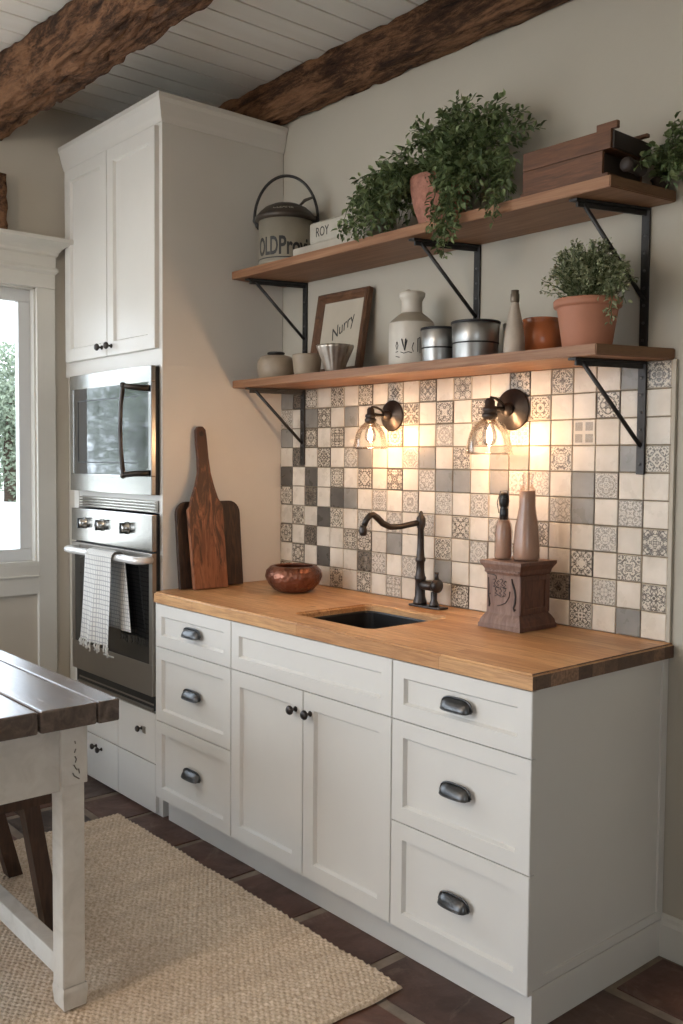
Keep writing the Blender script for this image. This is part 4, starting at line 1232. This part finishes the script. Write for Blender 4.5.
# stoneware jug
def jug():
    c = (.928, -.145, S1)
    root = thing('stoneware_jug', c, 'cream stoneware jug with grey shoulder left of the round tins', 'jug')
    m = MB().mat('stoneware_light')
    m.lathe([(0, .0005), (.074, .0005), (.078, .006), (.079, .132), (.077, .148)], c, 56)
    m.lathe([(.038, .182), (.036, .188), (.036, .226), (.041, .233), (.045, .241), (.0455, .252), (.042, .255), (.036, .254), (.034, .22), (.032, .185)], c, 56)
    m.build('body', root)
    m = MB().mat('stoneware_shoulder')
    m.lathe([(.0772, .147), (.073, .155), (.055, .171), (.040, .182), (.036, .185)], c, 56); m.build('shoulder', root)
    m = MB().mat('stoneware_shoulder'); m.lathe([(0, .256), (.033, .256), (.0335, .252), (.0335, .24), (0, .24)], c, 24); m.sphere((c[0] - .008, c[1] - .01, S1 + .258), .011, (1, 1, .7)); m.build('stopper', root)
    m = MB().mat('ink'); ang = math.atan2(-2.33, 2.45); r = .0794
    def stroke(pts, w=.0012):
        m.tube([(c[0] + r * math.cos(ang + a), c[1] + r * math.sin(ang + a), S1 + z * .88) for a, z in pts], w, 5)
    A0 = -.55
    stroke([(A0 + .10, .10), (A0 + .17, .075), (A0 + .24, .055), (A0 + .28, .10)], .0022); stroke([(A0 + .24, .055), (A0 + .34, .095)], .0018)
    stroke([(A0 - .14, .09), (A0 - .2, .075), (A0 - .14, .06), (A0 - .08, .075), (A0 - .14, .09)], .001); stroke([(A0 - .2, .05), (A0 - .08, .052)])
    stroke([(A0 + .05, .05), (A0 + .2, .045), (A0 + .4, .05), (A0 + .55, .046)]); stroke([(A0 + .62, .085), (A0 + .55, .065), (A0 + .62, .05)])
    stroke([(A0 + .8, .10), (A0 + .8, .05)]); stroke([(A0 + .9, .105), (A0 + .9, .045)]); stroke([(A0 + .8, .10), (A0 + .9, .105)])
    stroke([(A0 - .2, .034), (A0 + 0, .03)]); m.build('brush_mark', root)
jug()
def tin(c, r, h, label):
    root = thing('round_tin', c, label, 'tin', 'galvanized tins on the lower shelf')
    m = MB().mat('galvanized')
    m.lathe([(0, .0005), (r * .93, .0005), (r * .94, .004), (r * .955, h * .42), (r * .962, h * .43), (r * .99, h * .95), (r * .97, h * .96), (0, h * .96)], c, 56); m.build('body', root)
    m = MB().mat('tin_rim'); m.lathe([(r * .985, h * .93), (r * 1.03, h * .935), (r * 1.035, h * .985), (r * 1.0, h), (0, h - .001)], c, 56); m.build('lid', root)
    m = MB().mat('tin_rim'); m.lathe([(r * .955, h * .40), (r * .975, h * .405), (r * .978, h * .435), (r * .962, h * .44)], c, 56); m.build('band', root)
tin((1.078, -.165, S1), .060, .116, 'smaller galvanized tin with a dark lid, right of the jug')
tin((1.238, -.165, S1), .077, .120, 'wider galvanized tin with a dark lid, beside the smaller tin')
m = MB().mat('galvanized'); c = (1.305, -.047, S1)
m.lathe([(0, .0005), (.036, .0005), (.038, .01), (.041, .09), (.043, .118), (.04, .118), (.037, .01), (0, .01)], c, 32)
tag(m.build('metal_cup', loc=c), 'plain grey metal cup tucked between the wide tin and the slim bottle', 'cup')
c = (1.424, -.20, S1)
def neck(root):
    m = MB().mat('bottle_neck'); m.lathe([(.0115, .155), (.0135, .158), (.0135, .180), (.012, .182), (.012, .192), (0, .192)], c, 24); m.build('neck_band', root)
crock(c, [(0, .0005), (.031, .0005), (.033, .006), (.032, .03), (.027, .075), (.018, .125), (.012, .152), (.011, .16), (0, .16)], 'slim_bottle', 'slim tapering clay bottle left of the brown glazed pot', 'bottle', 'bottle_clay', extra=neck)
c = (1.433, -.082, S1)
crock(c, [(0, .0005), (.05, .0005), (.06, .006), (.071, .035), (.073, .06), (.067, .085), (.056, .1), (.055, .108), (.059, .113), (.056, .117), (.05, .112), (.046, .1), (.05, .03), (0, .02)], 'glazed_pot', 'rounded shiny brown glazed pot next to the terracotta pot', 'pot', 'brown_glaze')
def herb():
    c = (1.660, -.165, S1)
    root = thing('potted_herb', c, 'bushy herb in a plain terracotta pot on the lower shelf', 'plant')
    m = MB().mat('terracotta')
    m.lathe([(0, .0005), (.066, .0005), (.069, .004), (.086, .112), (.0865, .114), (.094, .116), (.096, .120), (.096, .134), (.092, .138), (.084, .138), (.08, .12), (0, .118)], c, 56); m.build('pot', root)
    m = MB().mat('soil'); m.lathe([(0, .125), (.08, .121)], c, 24); m.build('soil', root)
    r_ = random.Random(4); st = []
    for k in range(210):
        a = r_.uniform(0, 2 * PI); e = r_.uniform(.15, 1.0) ** .6
        ox, oy = math.cos(a), math.sin(a)
        R = r_.uniform(.07, .155) * e; h = .025 + .15 * (1 - (R / .16) ** 2) * r_.uniform(.65, 1.05)
        ye = min(c[1] + oy * R * .95, -.015)
        st.append([Vector((c[0] + ox * .03, c[1] + oy * .03, S1 + .125)), Vector((c[0] + ox * R * .6, c[1] + oy * R * .6, S1 + .135 + h * .6)), Vector((c[0] + ox * R, ye, S1 + .135 + h))])
    lb, sm = vines(st, 9, .018, .62, .008, 2)
    m = MB().mat('leaf_herb'); m.merge(lb); m.build('foliage', root); sm.build('stems', root)
    st = []
    for (x, y, z) in [(q_[0] + .06, q_[1], q_[2]) for q_ in ((1.745, -.23, 1.90), (1.76, -.22, 1.86), (1.73, -.24, 1.83), (1.765, -.22, 1.93), (1.72, -.22, 1.94), (1.70, -.25, 1.88), (1.74, -.26, 1.80), (1.77, -.24, 1.89), (1.755, -.2, 1.95))]:
        st.append([Vector((c[0] + .05, c[1], S1 + .13)), Vector(((c[0] + .05 + x) / 2 + .01, (c[1] + y) / 2, max(z, S1 + .15) + .03)), Vector((x, y, z))])
    lb, sm = vines(st, 19, .024, .7, .011, 2)
    m = MB().mat('leaf_herb'); m.merge(lb); m.build('trailing_foliage', root); sm.build('trailing_stems', root)
herb()

# ------------------------------------------------------------------ counter things
ZC = .9155
def rounded_board(w, h, r):
    pts = []
    for k in range(7):
        a = PI / 2 * k / 6; pts.append((w / 2 - r + r * math.cos(a), h - r + r * math.sin(a)))
    for k in range(7):
        a = PI / 2 + PI / 2 * k / 6; pts.append((-w / 2 + r + r * math.cos(a), h - r + r * math.sin(a)))
    pts += [(-w / 2, 0), (w / 2, 0)]; return pts
def board(poly, th, foot_x, yc, lean, name, label, mat, rz=0.0):
    root = None
    m = MB().mat(mat); m.prism(poly, -th / 2, th / 2, 'yz', .003)   # polygon in y,z ; thickness x
    o = m.build(name, None, (0, 0, 0))
    o.location = (foot_x, yc, ZC + .0005 + th / 2 * math.sin(abs(lean))); o.rotation_euler = (0, lean, rz)
    return tag(o, label, 'cutting board')
# lean is about Y: top towards -x (the cabinet side)
back = board(rounded_board(.30, .345, .05), .018, .050, -.392, -.095, 'cutting_board', 'dark rectangular cutting board leaning on the cabinet behind the paddle board', 'board_dark')
pad = [(-.078, 0), (.078, 0), (.078, .33), (.060, .36), (.045, .41), (.034, .46), (.029, .52), (.027, .60), (.024, .635), (.012, .648), (-.008, .648), (-.019, .635), (-.021, .60), (-.019, .52), (-.022, .46), (-.038, .41), (-.060, .36), (-.070, .33), (-.082, .315)]
pd = board(pad, .02, .1, -.428, -.135, 'cutting_board', 'brown paddle-shaped cutting board with long handle leaning on the cabinet side', 'paddle_worn')
m = MB().mat('board_dark'); m.lathe([(.006, -.0005), (.011, -.0005), (.011, .0006), (.006, .0006)], n=20, mtx=Matrix.Translation((.0102, .002, .618)) @ Matrix.Rotation(PI / 2, 4, 'Y'))
m.lathe([(0, 0), (.006, 0), (.006, .0006), (0, .0006)], n=16, mtx=Matrix.Translation((.0102, .002, .618)) @ Matrix.Rotation(PI / 2, 4, 'Y'))
q = m.build('hanging_hole', None, (0, 0, 0)); q.parent = pd
# copper bowl
c = (.362, -.215, ZC)
m = MB().mat('hammered_copper')
m.lathe([(0, .0008), (.055, .0008), (.075, .009), (.100, .034), (.112, .062), (.107, .086), (.092, .100), (.078, .104), (.076, .098), (.09, .088), (.098, .062), (.088, .034), (.06, .014), (0, .008)], c, 56)
tag(m.build('copper_bowl', loc=c), 'round hammered copper bowl on the counter left of the sink', 'bowl')
# ornate box with two bottles
def ornate():
    x0, x1, y0, y1 = 1.325, 1.490, -.232, -.052
    cx, cy = (x0 + x1) / 2, (y0 + y1) / 2
    root = thing('wooden_box', (cx, cy, ZC), 'carved old brown wooden box with flared base, right of the faucet', 'box')
    def ring(hx, hy, z): return [(cx - hx, cy - hy, z), (cx + hx, cy - hy, z), (cx + hx, cy + hy, z), (cx - hx, cy + hy, z)]
    hx, hy = (x1 - x0) / 2, (y1 - y0) / 2
    b = bmesh.new(); R = []
    for d, z in ((0.0, .0005), (0, .012), (-.003, .016), (-.005, .026), (-.012, .038), (-.018, .046), (-.019, .05), (-.0185, .165), (-.016, .17), (-.014, .175), (-.012, .184), (-.004, .197), (-.002, .200), (-.002, .209)):
        R.append([b.verts.new((p[0], p[1], ZC + p[2])) for p in ring(hx + d, hy + d, z)])
    for A, B in zip(R, R[1:]):
        for i in range(4): b.faces.new((A[i], A[(i + 1) % 4], B[(i + 1) % 4], B[i]))
    b.faces.new(R[0]); b.faces.new(R[-1]); bmesh.ops.recalc_face_normals(b, faces=b.faces)
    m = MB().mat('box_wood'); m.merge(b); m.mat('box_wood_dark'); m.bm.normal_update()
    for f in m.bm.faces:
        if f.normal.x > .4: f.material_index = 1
    m.build('body', root)
    # frame on the right side, beaded frieze and scroll ornament on the front
    fx = cx + hx - .019
    m = MB().mat('box_wood_dark')
    ya, yb = cy - hy + .019, cy + hy - .019
    m.box(fx, fx + .0046, ya, ya + .02, ZC + .0495, ZC + .1665, .001); m.box(fx, fx + .0046, yb - .02, yb, ZC + .0495, ZC + .1665, .001)
    m.box(fx, fx + .004, ya + .001, yb - .001, ZC + .05, ZC + .066, .001); m.box(fx, fx + .004, ya + .001, yb - .001, ZC + .15, ZC + .166, .001); m.build('side_frame', root)
    m = MB().mat('box_wood')
    yf = cy - hy + .013; n = 22
    for k in range(n):
        m.sphere((cx - hx + .018 + (2 * hx - .036) * k / (n - 1), yf - .001, ZC + .176 + (.002 if k % 2 else 0)), .0048, (1, .7, 1), 8, 6)
    m.build('beaded_frieze', root)
    m = MB().mat('dark_piece'); yf = cy - hy + .0185 - .001
    def s(pts, r): m.tube([(cx + a, yf, ZC + z) for a, z in pts], r, 6)
    s([(.034, .158), (.037, .145), (.046, .125), (.050, .105), (.048, .085), (.042, .07), (.046, .06), (.050, .066)], [.002, .003, .0035, .003, .003, .0028, .003, .002])
    s([(-.058, .155), (-.056, .13), (-.057, .10), (-.052, .072), (-.054, .064)], [.001, .0015, .002, .003, .002])
    s([(-.062, .166), (-.04, .165), (-.028, .162), (-.026, .152)], .0015)
    s([(-.02, .07), (-.005, .074), (.012, .082), (.024, .1), (.028, .118)], .0012)
    s([(-.057, .10), (-.048, .106)], .001)
    # monogram-like scrolls
    for a0, z0, q in ((-.034, .140, 1), (-.020, .136, -1), (-.006, .142, 1), (.008, .137, -1), (-.026, .116, -1), (-.010, .112, 1), (.006, .115, 1)):
        s([(a0 - .006 * q, z0 + .009), (a0 + .001, z0 + .012), (a0 + .005 * q, z0 + .004), (a0 - .003 * q, z0 - .002), (a0 + .006 * q, z0 - .008), (a0 - .004 * q, z0 - .011)], .0011)
    s([(-.038, .128), (-.02, .126), (-.002, .129), (.014, .126)], .0008)
    s([(-.032, .1), (-.02, .104), (-.006, .098), (.010, .103)], .0009)
    s([(-.01, .030 - .006), (-.002, .032 - .006), (.006, .029 - .006)], .001)
    m.build('scroll_ornament', root)
    zt = ZC + .2095
    # small bottle with black clasp
    c = (1.366, -.165, zt)
    r1 = thing('glass_bottle', c, 'smaller glass bottle with a dark swing stopper on the left of the wooden box', 'bottle')
    m = MB().mat('bottle_glass_brown'); m.lathe([(0, 0.0022), (.0225, 0.0022), (.0245, 0.0077), (.0245, 0.0825), (.021, 0.1078), (.0155, 0.1210), (0, 0.1210)], c, 32); m.build('contents', r1)
    m = MB().mat('bottle_glass'); m.lathe([(0, 0.0003), (.025, 0.0003), (.028, 0.0066), (.028, 0.0858), (.024, 0.1100), (.016, 0.1287), (.0125, 0.1364), (.0125, 0.1815), (.016, 0.1848), (.016, 0.1936), (.011, 0.1958)], c, 32); m.build('bottle_body', r1)
    m = MB().mat('black_plastic'); m.lathe([(0, 0.1232), (.0132, 0.1232), (.014, 0.1430), (.0135, 0.1562), (.010, 0.1606), (.0145, 0.1672), (.016, 0.1815), (.0155, 0.1980), (.009, 0.2079), (0, 0.2090)], c, 24)
    m.tube([(c[0] - .017, c[1] - .004, zt + .143), (c[0] - .023, c[1] - .006, zt + .176), (c[0] - .012, c[1] - .004, zt + .212), (c[0] + .012, c[1], zt + .214), (c[0] + .02, c[1], zt + .18)], .0014, 6)
    m.build('swing_stopper', r1)
    c = (1.437, -.140, zt)
    r2_ = thing('glass_bottle', c, 'taller milky brown glass bottle with clear neck on the right of the wooden box', 'bottle')
    m = MB().mat('bottle_glass_brown'); m.lathe([(0, 0.0023), (.035, 0.0023), (.0385, 0.0090), (.0385, 0.0452), (.034, 0.1017), (.027, 0.1412), (.0235, 0.1695), (.0235, 0.2147), (0, 0.2147)], c, 36); m.build('contents', r2_)
    m = MB().mat('bottle_glass'); m.lathe([(0, 0.0003), (.037, 0.0003), (.041, 0.0079), (.041, 0.0452), (.0365, 0.1017), (.029, 0.1412), (.0255, 0.1695), (.0255, 0.2170), (.019, 0.2260), (.0155, 0.2328), (.0155, 0.2542), (.019, 0.2576), (.019, 0.2667), (.014, 0.2689)], c, 36); m.build('bottle_body', r2_)
ornate()

# ------------------------------------------------------------------ rug
def rug():
    x0, x1, y0, y1 = -.125, 1.50, -2.35, -.715
    step = .0036; nx = int((x1 - x0) / step); ny = int((y1 - y0) / step)
    b = bmesh.new(); vs = []
    for i in range(nx + 1):
        row = []
        for j in range(ny + 1):
            x = x0 + (x1 - x0) * i / nx; y = y0 + (y1 - y0) * j / ny
            r_ = math.floor(x / .0136); ph = (r_ % 2) * PI
            h = .0048 * abs(math.sin(PI * x / .0136)) ** .5 * (.55 + .45 * math.sin(y * 2 * PI / .0176 + ph)) + .0016 * noise.noise(Vector((x * 60, y * 60, 0)))
            h += .005 * noise.noise(Vector((x * 9, y * .7, 3)))
            h -= .0035 * max(0, 1 - abs(((x + .01 * noise.noise(Vector((x * 3, y * 2, 8)))) % .118) - .059) / .009)
            wob = .004 * noise.noise(Vector((y * 9, 0, 5))) if i in (0, nx) else 0
            wo2 = .004 * noise.noise(Vector((x * 9, 7, 5))) if j in (0, ny) else 0
            z = .0125 + h
            if i in (0, nx) or j in (0, ny): z = .003
            row.append(b.verts.new((x + wob, y + wo2, z)))
        vs.append(row)
    for i in range(nx):
        for j in range(ny):
            b.faces.new((vs[i][j], vs[i + 1][j], vs[i + 1][j + 1], vs[i][j + 1])).smooth = True
    m = MB().mat('jute'); m.merge(b); 
    m.box(x0 + .004, x1 - .004, y0 + .004, y1 - .004, .0006, .006)
    o = m.build('jute_rug', loc=(x0, y0, 0)); tag(o, 'tan braided jute rug on the brick floor in front of the cabinets', 'rug')
rug()

# ------------------------------------------------------------------ table and stool
def table():
    TX, TY, ZT_ = 1.078, -1.335, .812
    x0 = -.62; y0 = -2.28; th = .056
    root = thing('farmhouse_table', (.23, -1.8, 0), 'farmhouse table with dark plank top and white painted legs at the left edge', 'table')
    m = MB().mat('table_top_wood')
    ys = [TY, -1.395, -1.548, -1.80, -2.04, y0]
    r_ = random.Random(2)
    for k, (a, c) in enumerate(zip(ys, ys[1:])):
        g = .0012 if k == 0 else .003
        m.box(x0, TX + (0.0 if k else .002), c + g, a - (.0012 if k == 1 else (.003 if k else 0)), ZT_ - th, ZT_ + (0.0008 if k == 0 else 0), .007 if k else .005, 3)
    m.build('tabletop', root)
    zt = ZT_ - th - .0005
    # aprons
    m = MB().mat('table_paint'); m.box(x0 + .06, 1.03, -1.47, -1.45, .59, zt, .002); m.build('apron', root)
    m = MB().mat('table_paint'); m.box(x0 + .06, 1.03, y0 + .05, y0 + .07, .59, zt, .002); m.build('apron', root)
    m = MB().mat('table_paint'); m.box(1.012, 1.034, y0 + .12, -1.478, .588, zt, .002); m.build('end_apron', root)
    m = MB().mat('table_paint'); m.box(x0 + .06, x0 + .08, y0 + .12, -1.478, .588, zt, .002); m.build('end_apron', root)
    for lx, ly in ((1.05, -1.41), (1.05, y0 + .11), (x0 + .12, -1.41), (x0 + .12, y0 + .11)):
        w = .070; m = MB().mat('table_paint')
        m.box(lx - w, lx, ly - w, ly, .603, zt, .003)
        m.box(lx - w + .003, lx - .005, ly - w + .002, ly - .006, .075, .605, .005)
        # chamfered foot
        b = bmesh.new(); R = []
        cx, cy = lx - w / 2, ly - w / 2
        for hh, z in ((.0315, .078), (.0335, .066), (.0335, .058), (.030, .02), (.026, .020)):
            R.append([b.verts.new((cx + sx * hh, cy + sy * hh, z)) for sx, sy in ((-1, -1), (1, -1), (1, 1), (-1, 1))])
        for A, B in zip(R, R[1:]):
            for i in range(4): b.faces.new((A[i], A[(i + 1) % 4], B[(i + 1) % 4], B[i]))
        b.faces.new(R[-1]); bmesh.ops.recalc_face_normals(b, faces=b.faces); m.merge(b)
        lg = m.build('leg', root)
        if lx == 1.05 and ly == -1.41:
            m = MB().mat('ink_faded'); X = lx + .0006
            for k, pts in enumerate(([(.715, 0), (.708, .002)], [(.695, .003), (.685, -.001)], [(.676, 0), (.668, .004), (.66, .001)], [(.655, -.003), (.645, .002), (.64, .006)], [(.634, -.006), (.626, -.002), (.62, .006), (.616, .012)], [(.642, .010), (.63, .012)])):
                m.tube([(X, cy + q, z) for z, q in pts], .0016, 5)
            m.build('worn_paint', lg)
    m = MB().mat('table_paint'); m.box(x0 + .12, .98, -1.475, -1.43, .095, .15, .003); m.build('stretcher', root)
    m = MB().mat('table_paint'); m.box(x0 + .12, .98, y0 + .055, y0 + .10, .095, .15, .003); m.build('stretcher', root)
table()
def stool():
    root = thing('wooden_stool', (.38, -1.62, 0), 'dark brown wooden bench tucked under the table, legs on the rug', 'bench')
    m = MB().mat('stool_wood'); m.box(.10, .66, -1.92, -1.335, .42, .45, .006); m.build('seat', root)
    for (tx, ty, bx, by) in ((.18, -1.37, .172, -1.262), (.575, -1.375, .625, -1.325), (.18, -1.88, .172, -1.97), (.575, -1.88, .61, -1.94)):
        m = MB().mat('stool_wood'); b = bmesh.new(); h = .024
        R = [[b.verts.new((X + sx * h, Y + sy * h, Z)) for sx, sy in ((-1, -1), (1, -1), (1, 1), (-1, 1))] for X, Y, Z in ((bx, by, .021), (tx, ty, .4195))]
        for i in range(4): b.faces.new((R[0][i], R[0][(i + 1) % 4], R[1][(i + 1) % 4], R[1][i]))
        b.faces.new(R[0]); b.faces.new(R[1]); bmesh.ops.recalc_face_normals(b, faces=b.faces); m.merge(b); m.build('leg', root)
    m = MB().mat('stool_wood'); m.box(.19, .565, -1.39, -1.37, .36, .42, .003); m.build('rail', root)
stool()

# ------------------------------------------------------------------ outside the window
m = MB().mat('gravel'); m.box(-90, WX - .2, -60, 60, -.35, -.12); m.box(WX - .2, 60, -60, FRONT - .16, -.35, -.12); m.box(RIGHT + .16, 60, FRONT - .16, 60, -.35, -.12)
struct(m.build('ground'))
def tree_data(seed, h, w, n, ls):
    r_ = random.Random(seed); b = bmesh.new()
    blobs = [(Vector((r_.uniform(-w, w) * .6, r_.uniform(-w, w) * .6, r_.uniform(.12, .9) * h)), r_.uniform(.35, .6) * w) for _ in range(16)]
    for k in range(n):
        c, R = r_.choice(blobs); d = rv(r_).normalized(); p = c + d * R * r_.uniform(.7, 1.05)
        if p.z < .02: p.z = .02
        leaf(b, p, (d + rv(r_, .8)).normalized(), (d + rv(r_, .5)).normalized(), ls * r_.uniform(.7, 1.3), ls * .6)
    m = MB().mat('leaf_tree_hazed'); m.merge(b)
    me = bpy.data.meshes.new('foliage'); m.bm.to_mesh(me); m.bm.free(); me.materials.append(M('leaf_tree_hazed'))
    m = MB().mat('bark')
    m.tube([(0, 0, -.02), (.03, 0, h * .35), (-.02, .04, h * .75)], [.09 * w, .07 * w, .03 * w], 8)
    mt = bpy.data.meshes.new('trunk'); m.bm.to_mesh(mt); m.bm.free(); mt.materials.append(M('bark'))
    return me, mt
kinds = [tree_data(1, 2.6, 1.5, 12000, .08), tree_data(2, 1.7, 1.2, 6000, .08), tree_data(3, 4.0, 1.7, 9000, .09)]
tl = ['leafy bush in the garden outside the window, seen through the glass', 'low shrub in the garden outside the window', 'taller garden tree standing outside the window']
rt = random.Random(12)
for i, (x, y, k, sc_) in enumerate(((-30, 3.5, 0, 1.5), (-30, 10.6, 0, 2.05), (-31, 18.5, 0, 1.8), (-42, 14, 2, 1.5), (-31, -3.5, 1, 1.8), (-29, -9.5, 0, 1.8), (-30, -17, 0, 2.0), (-31, -25, 0, 1.8), (-42, -14, 2, 1.6), (-42, -2, 2, 1.4))):
    r_ = thing('garden_bush' if k < 2 else 'garden_tree', (x, y, -.12), tl[k], 'bush' if k < 2 else 'tree', 'greenery outside the window')
    r_.rotation_euler = (0, 0, rt.uniform(0, 6)); r_.scale = (sc_,) * 3
    for nm, me in zip(('foliage', 'trunk'), kinds[k]):
        o = bpy.data.objects.new(nm, me); COL.objects.link(o); o.parent = r_

# ------------------------------------------------------------------ globe lamp added out of view for warm fill light
def fill_globe(x, y, z, watts):
    root = thing('fill_globe_lamp', (x, y, CEIL - .002), 'unseen milky globe lamp added behind the viewer for warm fill light', 'lamp')
    m = MB().mat('bronze'); m.lathe([(0, CEIL - .002), (.06, CEIL - .002), (.055, CEIL - .02), (.01, CEIL - .03), (.004, CEIL - .035), (.004, z + .16), (.03, z + .15), (.035, z + .11), (0, z + .11)], (x, y, 0), 24); m.build('rod', root)
    m = MB().mat('fill_glow'); m.sphere((x, y, z), .12, u=32, v=20); m.build('globe', root)
emit('fill_glow', (1, .76, .54, 1), 8.0)
fill_globe(1.25, -3.0, 2.2, 3.0)
# ------------------------------------------------------------------ light
w = bpy.data.worlds.new('overcast'); scn.world = w; w.use_nodes = True
nt = w.node_tree; nt.nodes.clear()
tc = nt.nodes.new('ShaderNodeTexCoord'); sp_ = nt.nodes.new('ShaderNodeSeparateXYZ'); rp = nt.nodes.new('ShaderNodeValToRGB')
bg = nt.nodes.new('ShaderNodeBackground'); ou = nt.nodes.new('ShaderNodeOutputWorld')
nt.links.new(tc.outputs['Generated'], sp_.inputs[0]); nt.links.new(sp_.outputs['Z'], rp.inputs[0]); nt.links.new(rp.outputs[0], bg.inputs[0]); nt.links.new(bg.outputs[0], ou.inputs[0])
rp.color_ramp.elements[0].position = 0; rp.color_ramp.elements[0].color = (.83, .92, 1.04, 1)
rp.color_ramp.elements[1].position = .8; rp.color_ramp.elements[1].color = (.76, .87, 1.02, 1)
bg.inputs[1].default_value = SKY = 1.0
def portal(loc, rot, sx, sy):
    ld = bpy.data.lights.new('daylight_portal', 'AREA'); ld.shape = 'RECTANGLE'; ld.size = sx; ld.size_y = sy
    ld.cycles.is_portal = True
    o = bpy.data.objects.new('daylight_portal', ld); COL.objects.link(o); o.location = loc; o.rotation_euler = rot
for W in (W1, W2): portal((WX - .16, (W[0] + W[1]) / 2, (W[2] + W[3]) / 2), (0, -PI / 2, 0), W[3] - W[2], W[1] - W[0])
portal((RIGHT + .16, (W_FILL[0] + W_FILL[1]) / 2, (W_FILL[2] + W_FILL[3]) / 2), (0, PI / 2, 0), W_FILL[3] - W_FILL[2], W_FILL[1] - W_FILL[0])
portal(((FW[0][0] + FW[0][1]) / 2, FRONT - .16, (FW[0][2] + FW[0][3]) / 2), (PI / 2, 0, 0), FW[0][1] - FW[0][0], FW[0][3] - FW[0][2])

# ------------------------------------------------------------------ camera
cd = bpy.data.cameras.new('camera'); cam = bpy.data.objects.new('camera', cd); COL.objects.link(cam); scn.camera = cam
f_px = 950.97; yaw, pitch, roll = .8627, -.0495, .0079
cd.sensor_fit = 'VERTICAL'; cd.sensor_height = 24; cd.lens = f_px / 1024 * 24
cd.shift_x = .6461 / 1024; cd.shift_y = -4.5726 / 1024
cd.clip_start = .05; cd.clip_end = 200
F = Vector((-math.sin(yaw) * math.cos(pitch), math.cos(yaw) * math.cos(pitch), math.sin(pitch)))
R = Vector((math.cos(yaw), math.sin(yaw), 0)); U = R.cross(F)
R2 = math.cos(roll) * R + math.sin(roll) * U; U2 = -math.sin(roll) * R + math.cos(roll) * U
mw_ = Matrix.Identity(4)
for i in range(3):
    mw_[i][0] = R2[i]; mw_[i][1] = U2[i]; mw_[i][2] = -F[i]; mw_[i][3] = (3.2868, -2.4801, 1.4294)[i]
cam.matrix_world = mw_

for o in bpy.data.objects:
    if 'o' in o: del o['o']
vs = scn.view_settings; vs.view_transform = 'Standard'; vs.look = 'None'; vs.gamma = 1; vs.use_curve_mapping = False
vs.exposure = 2.98
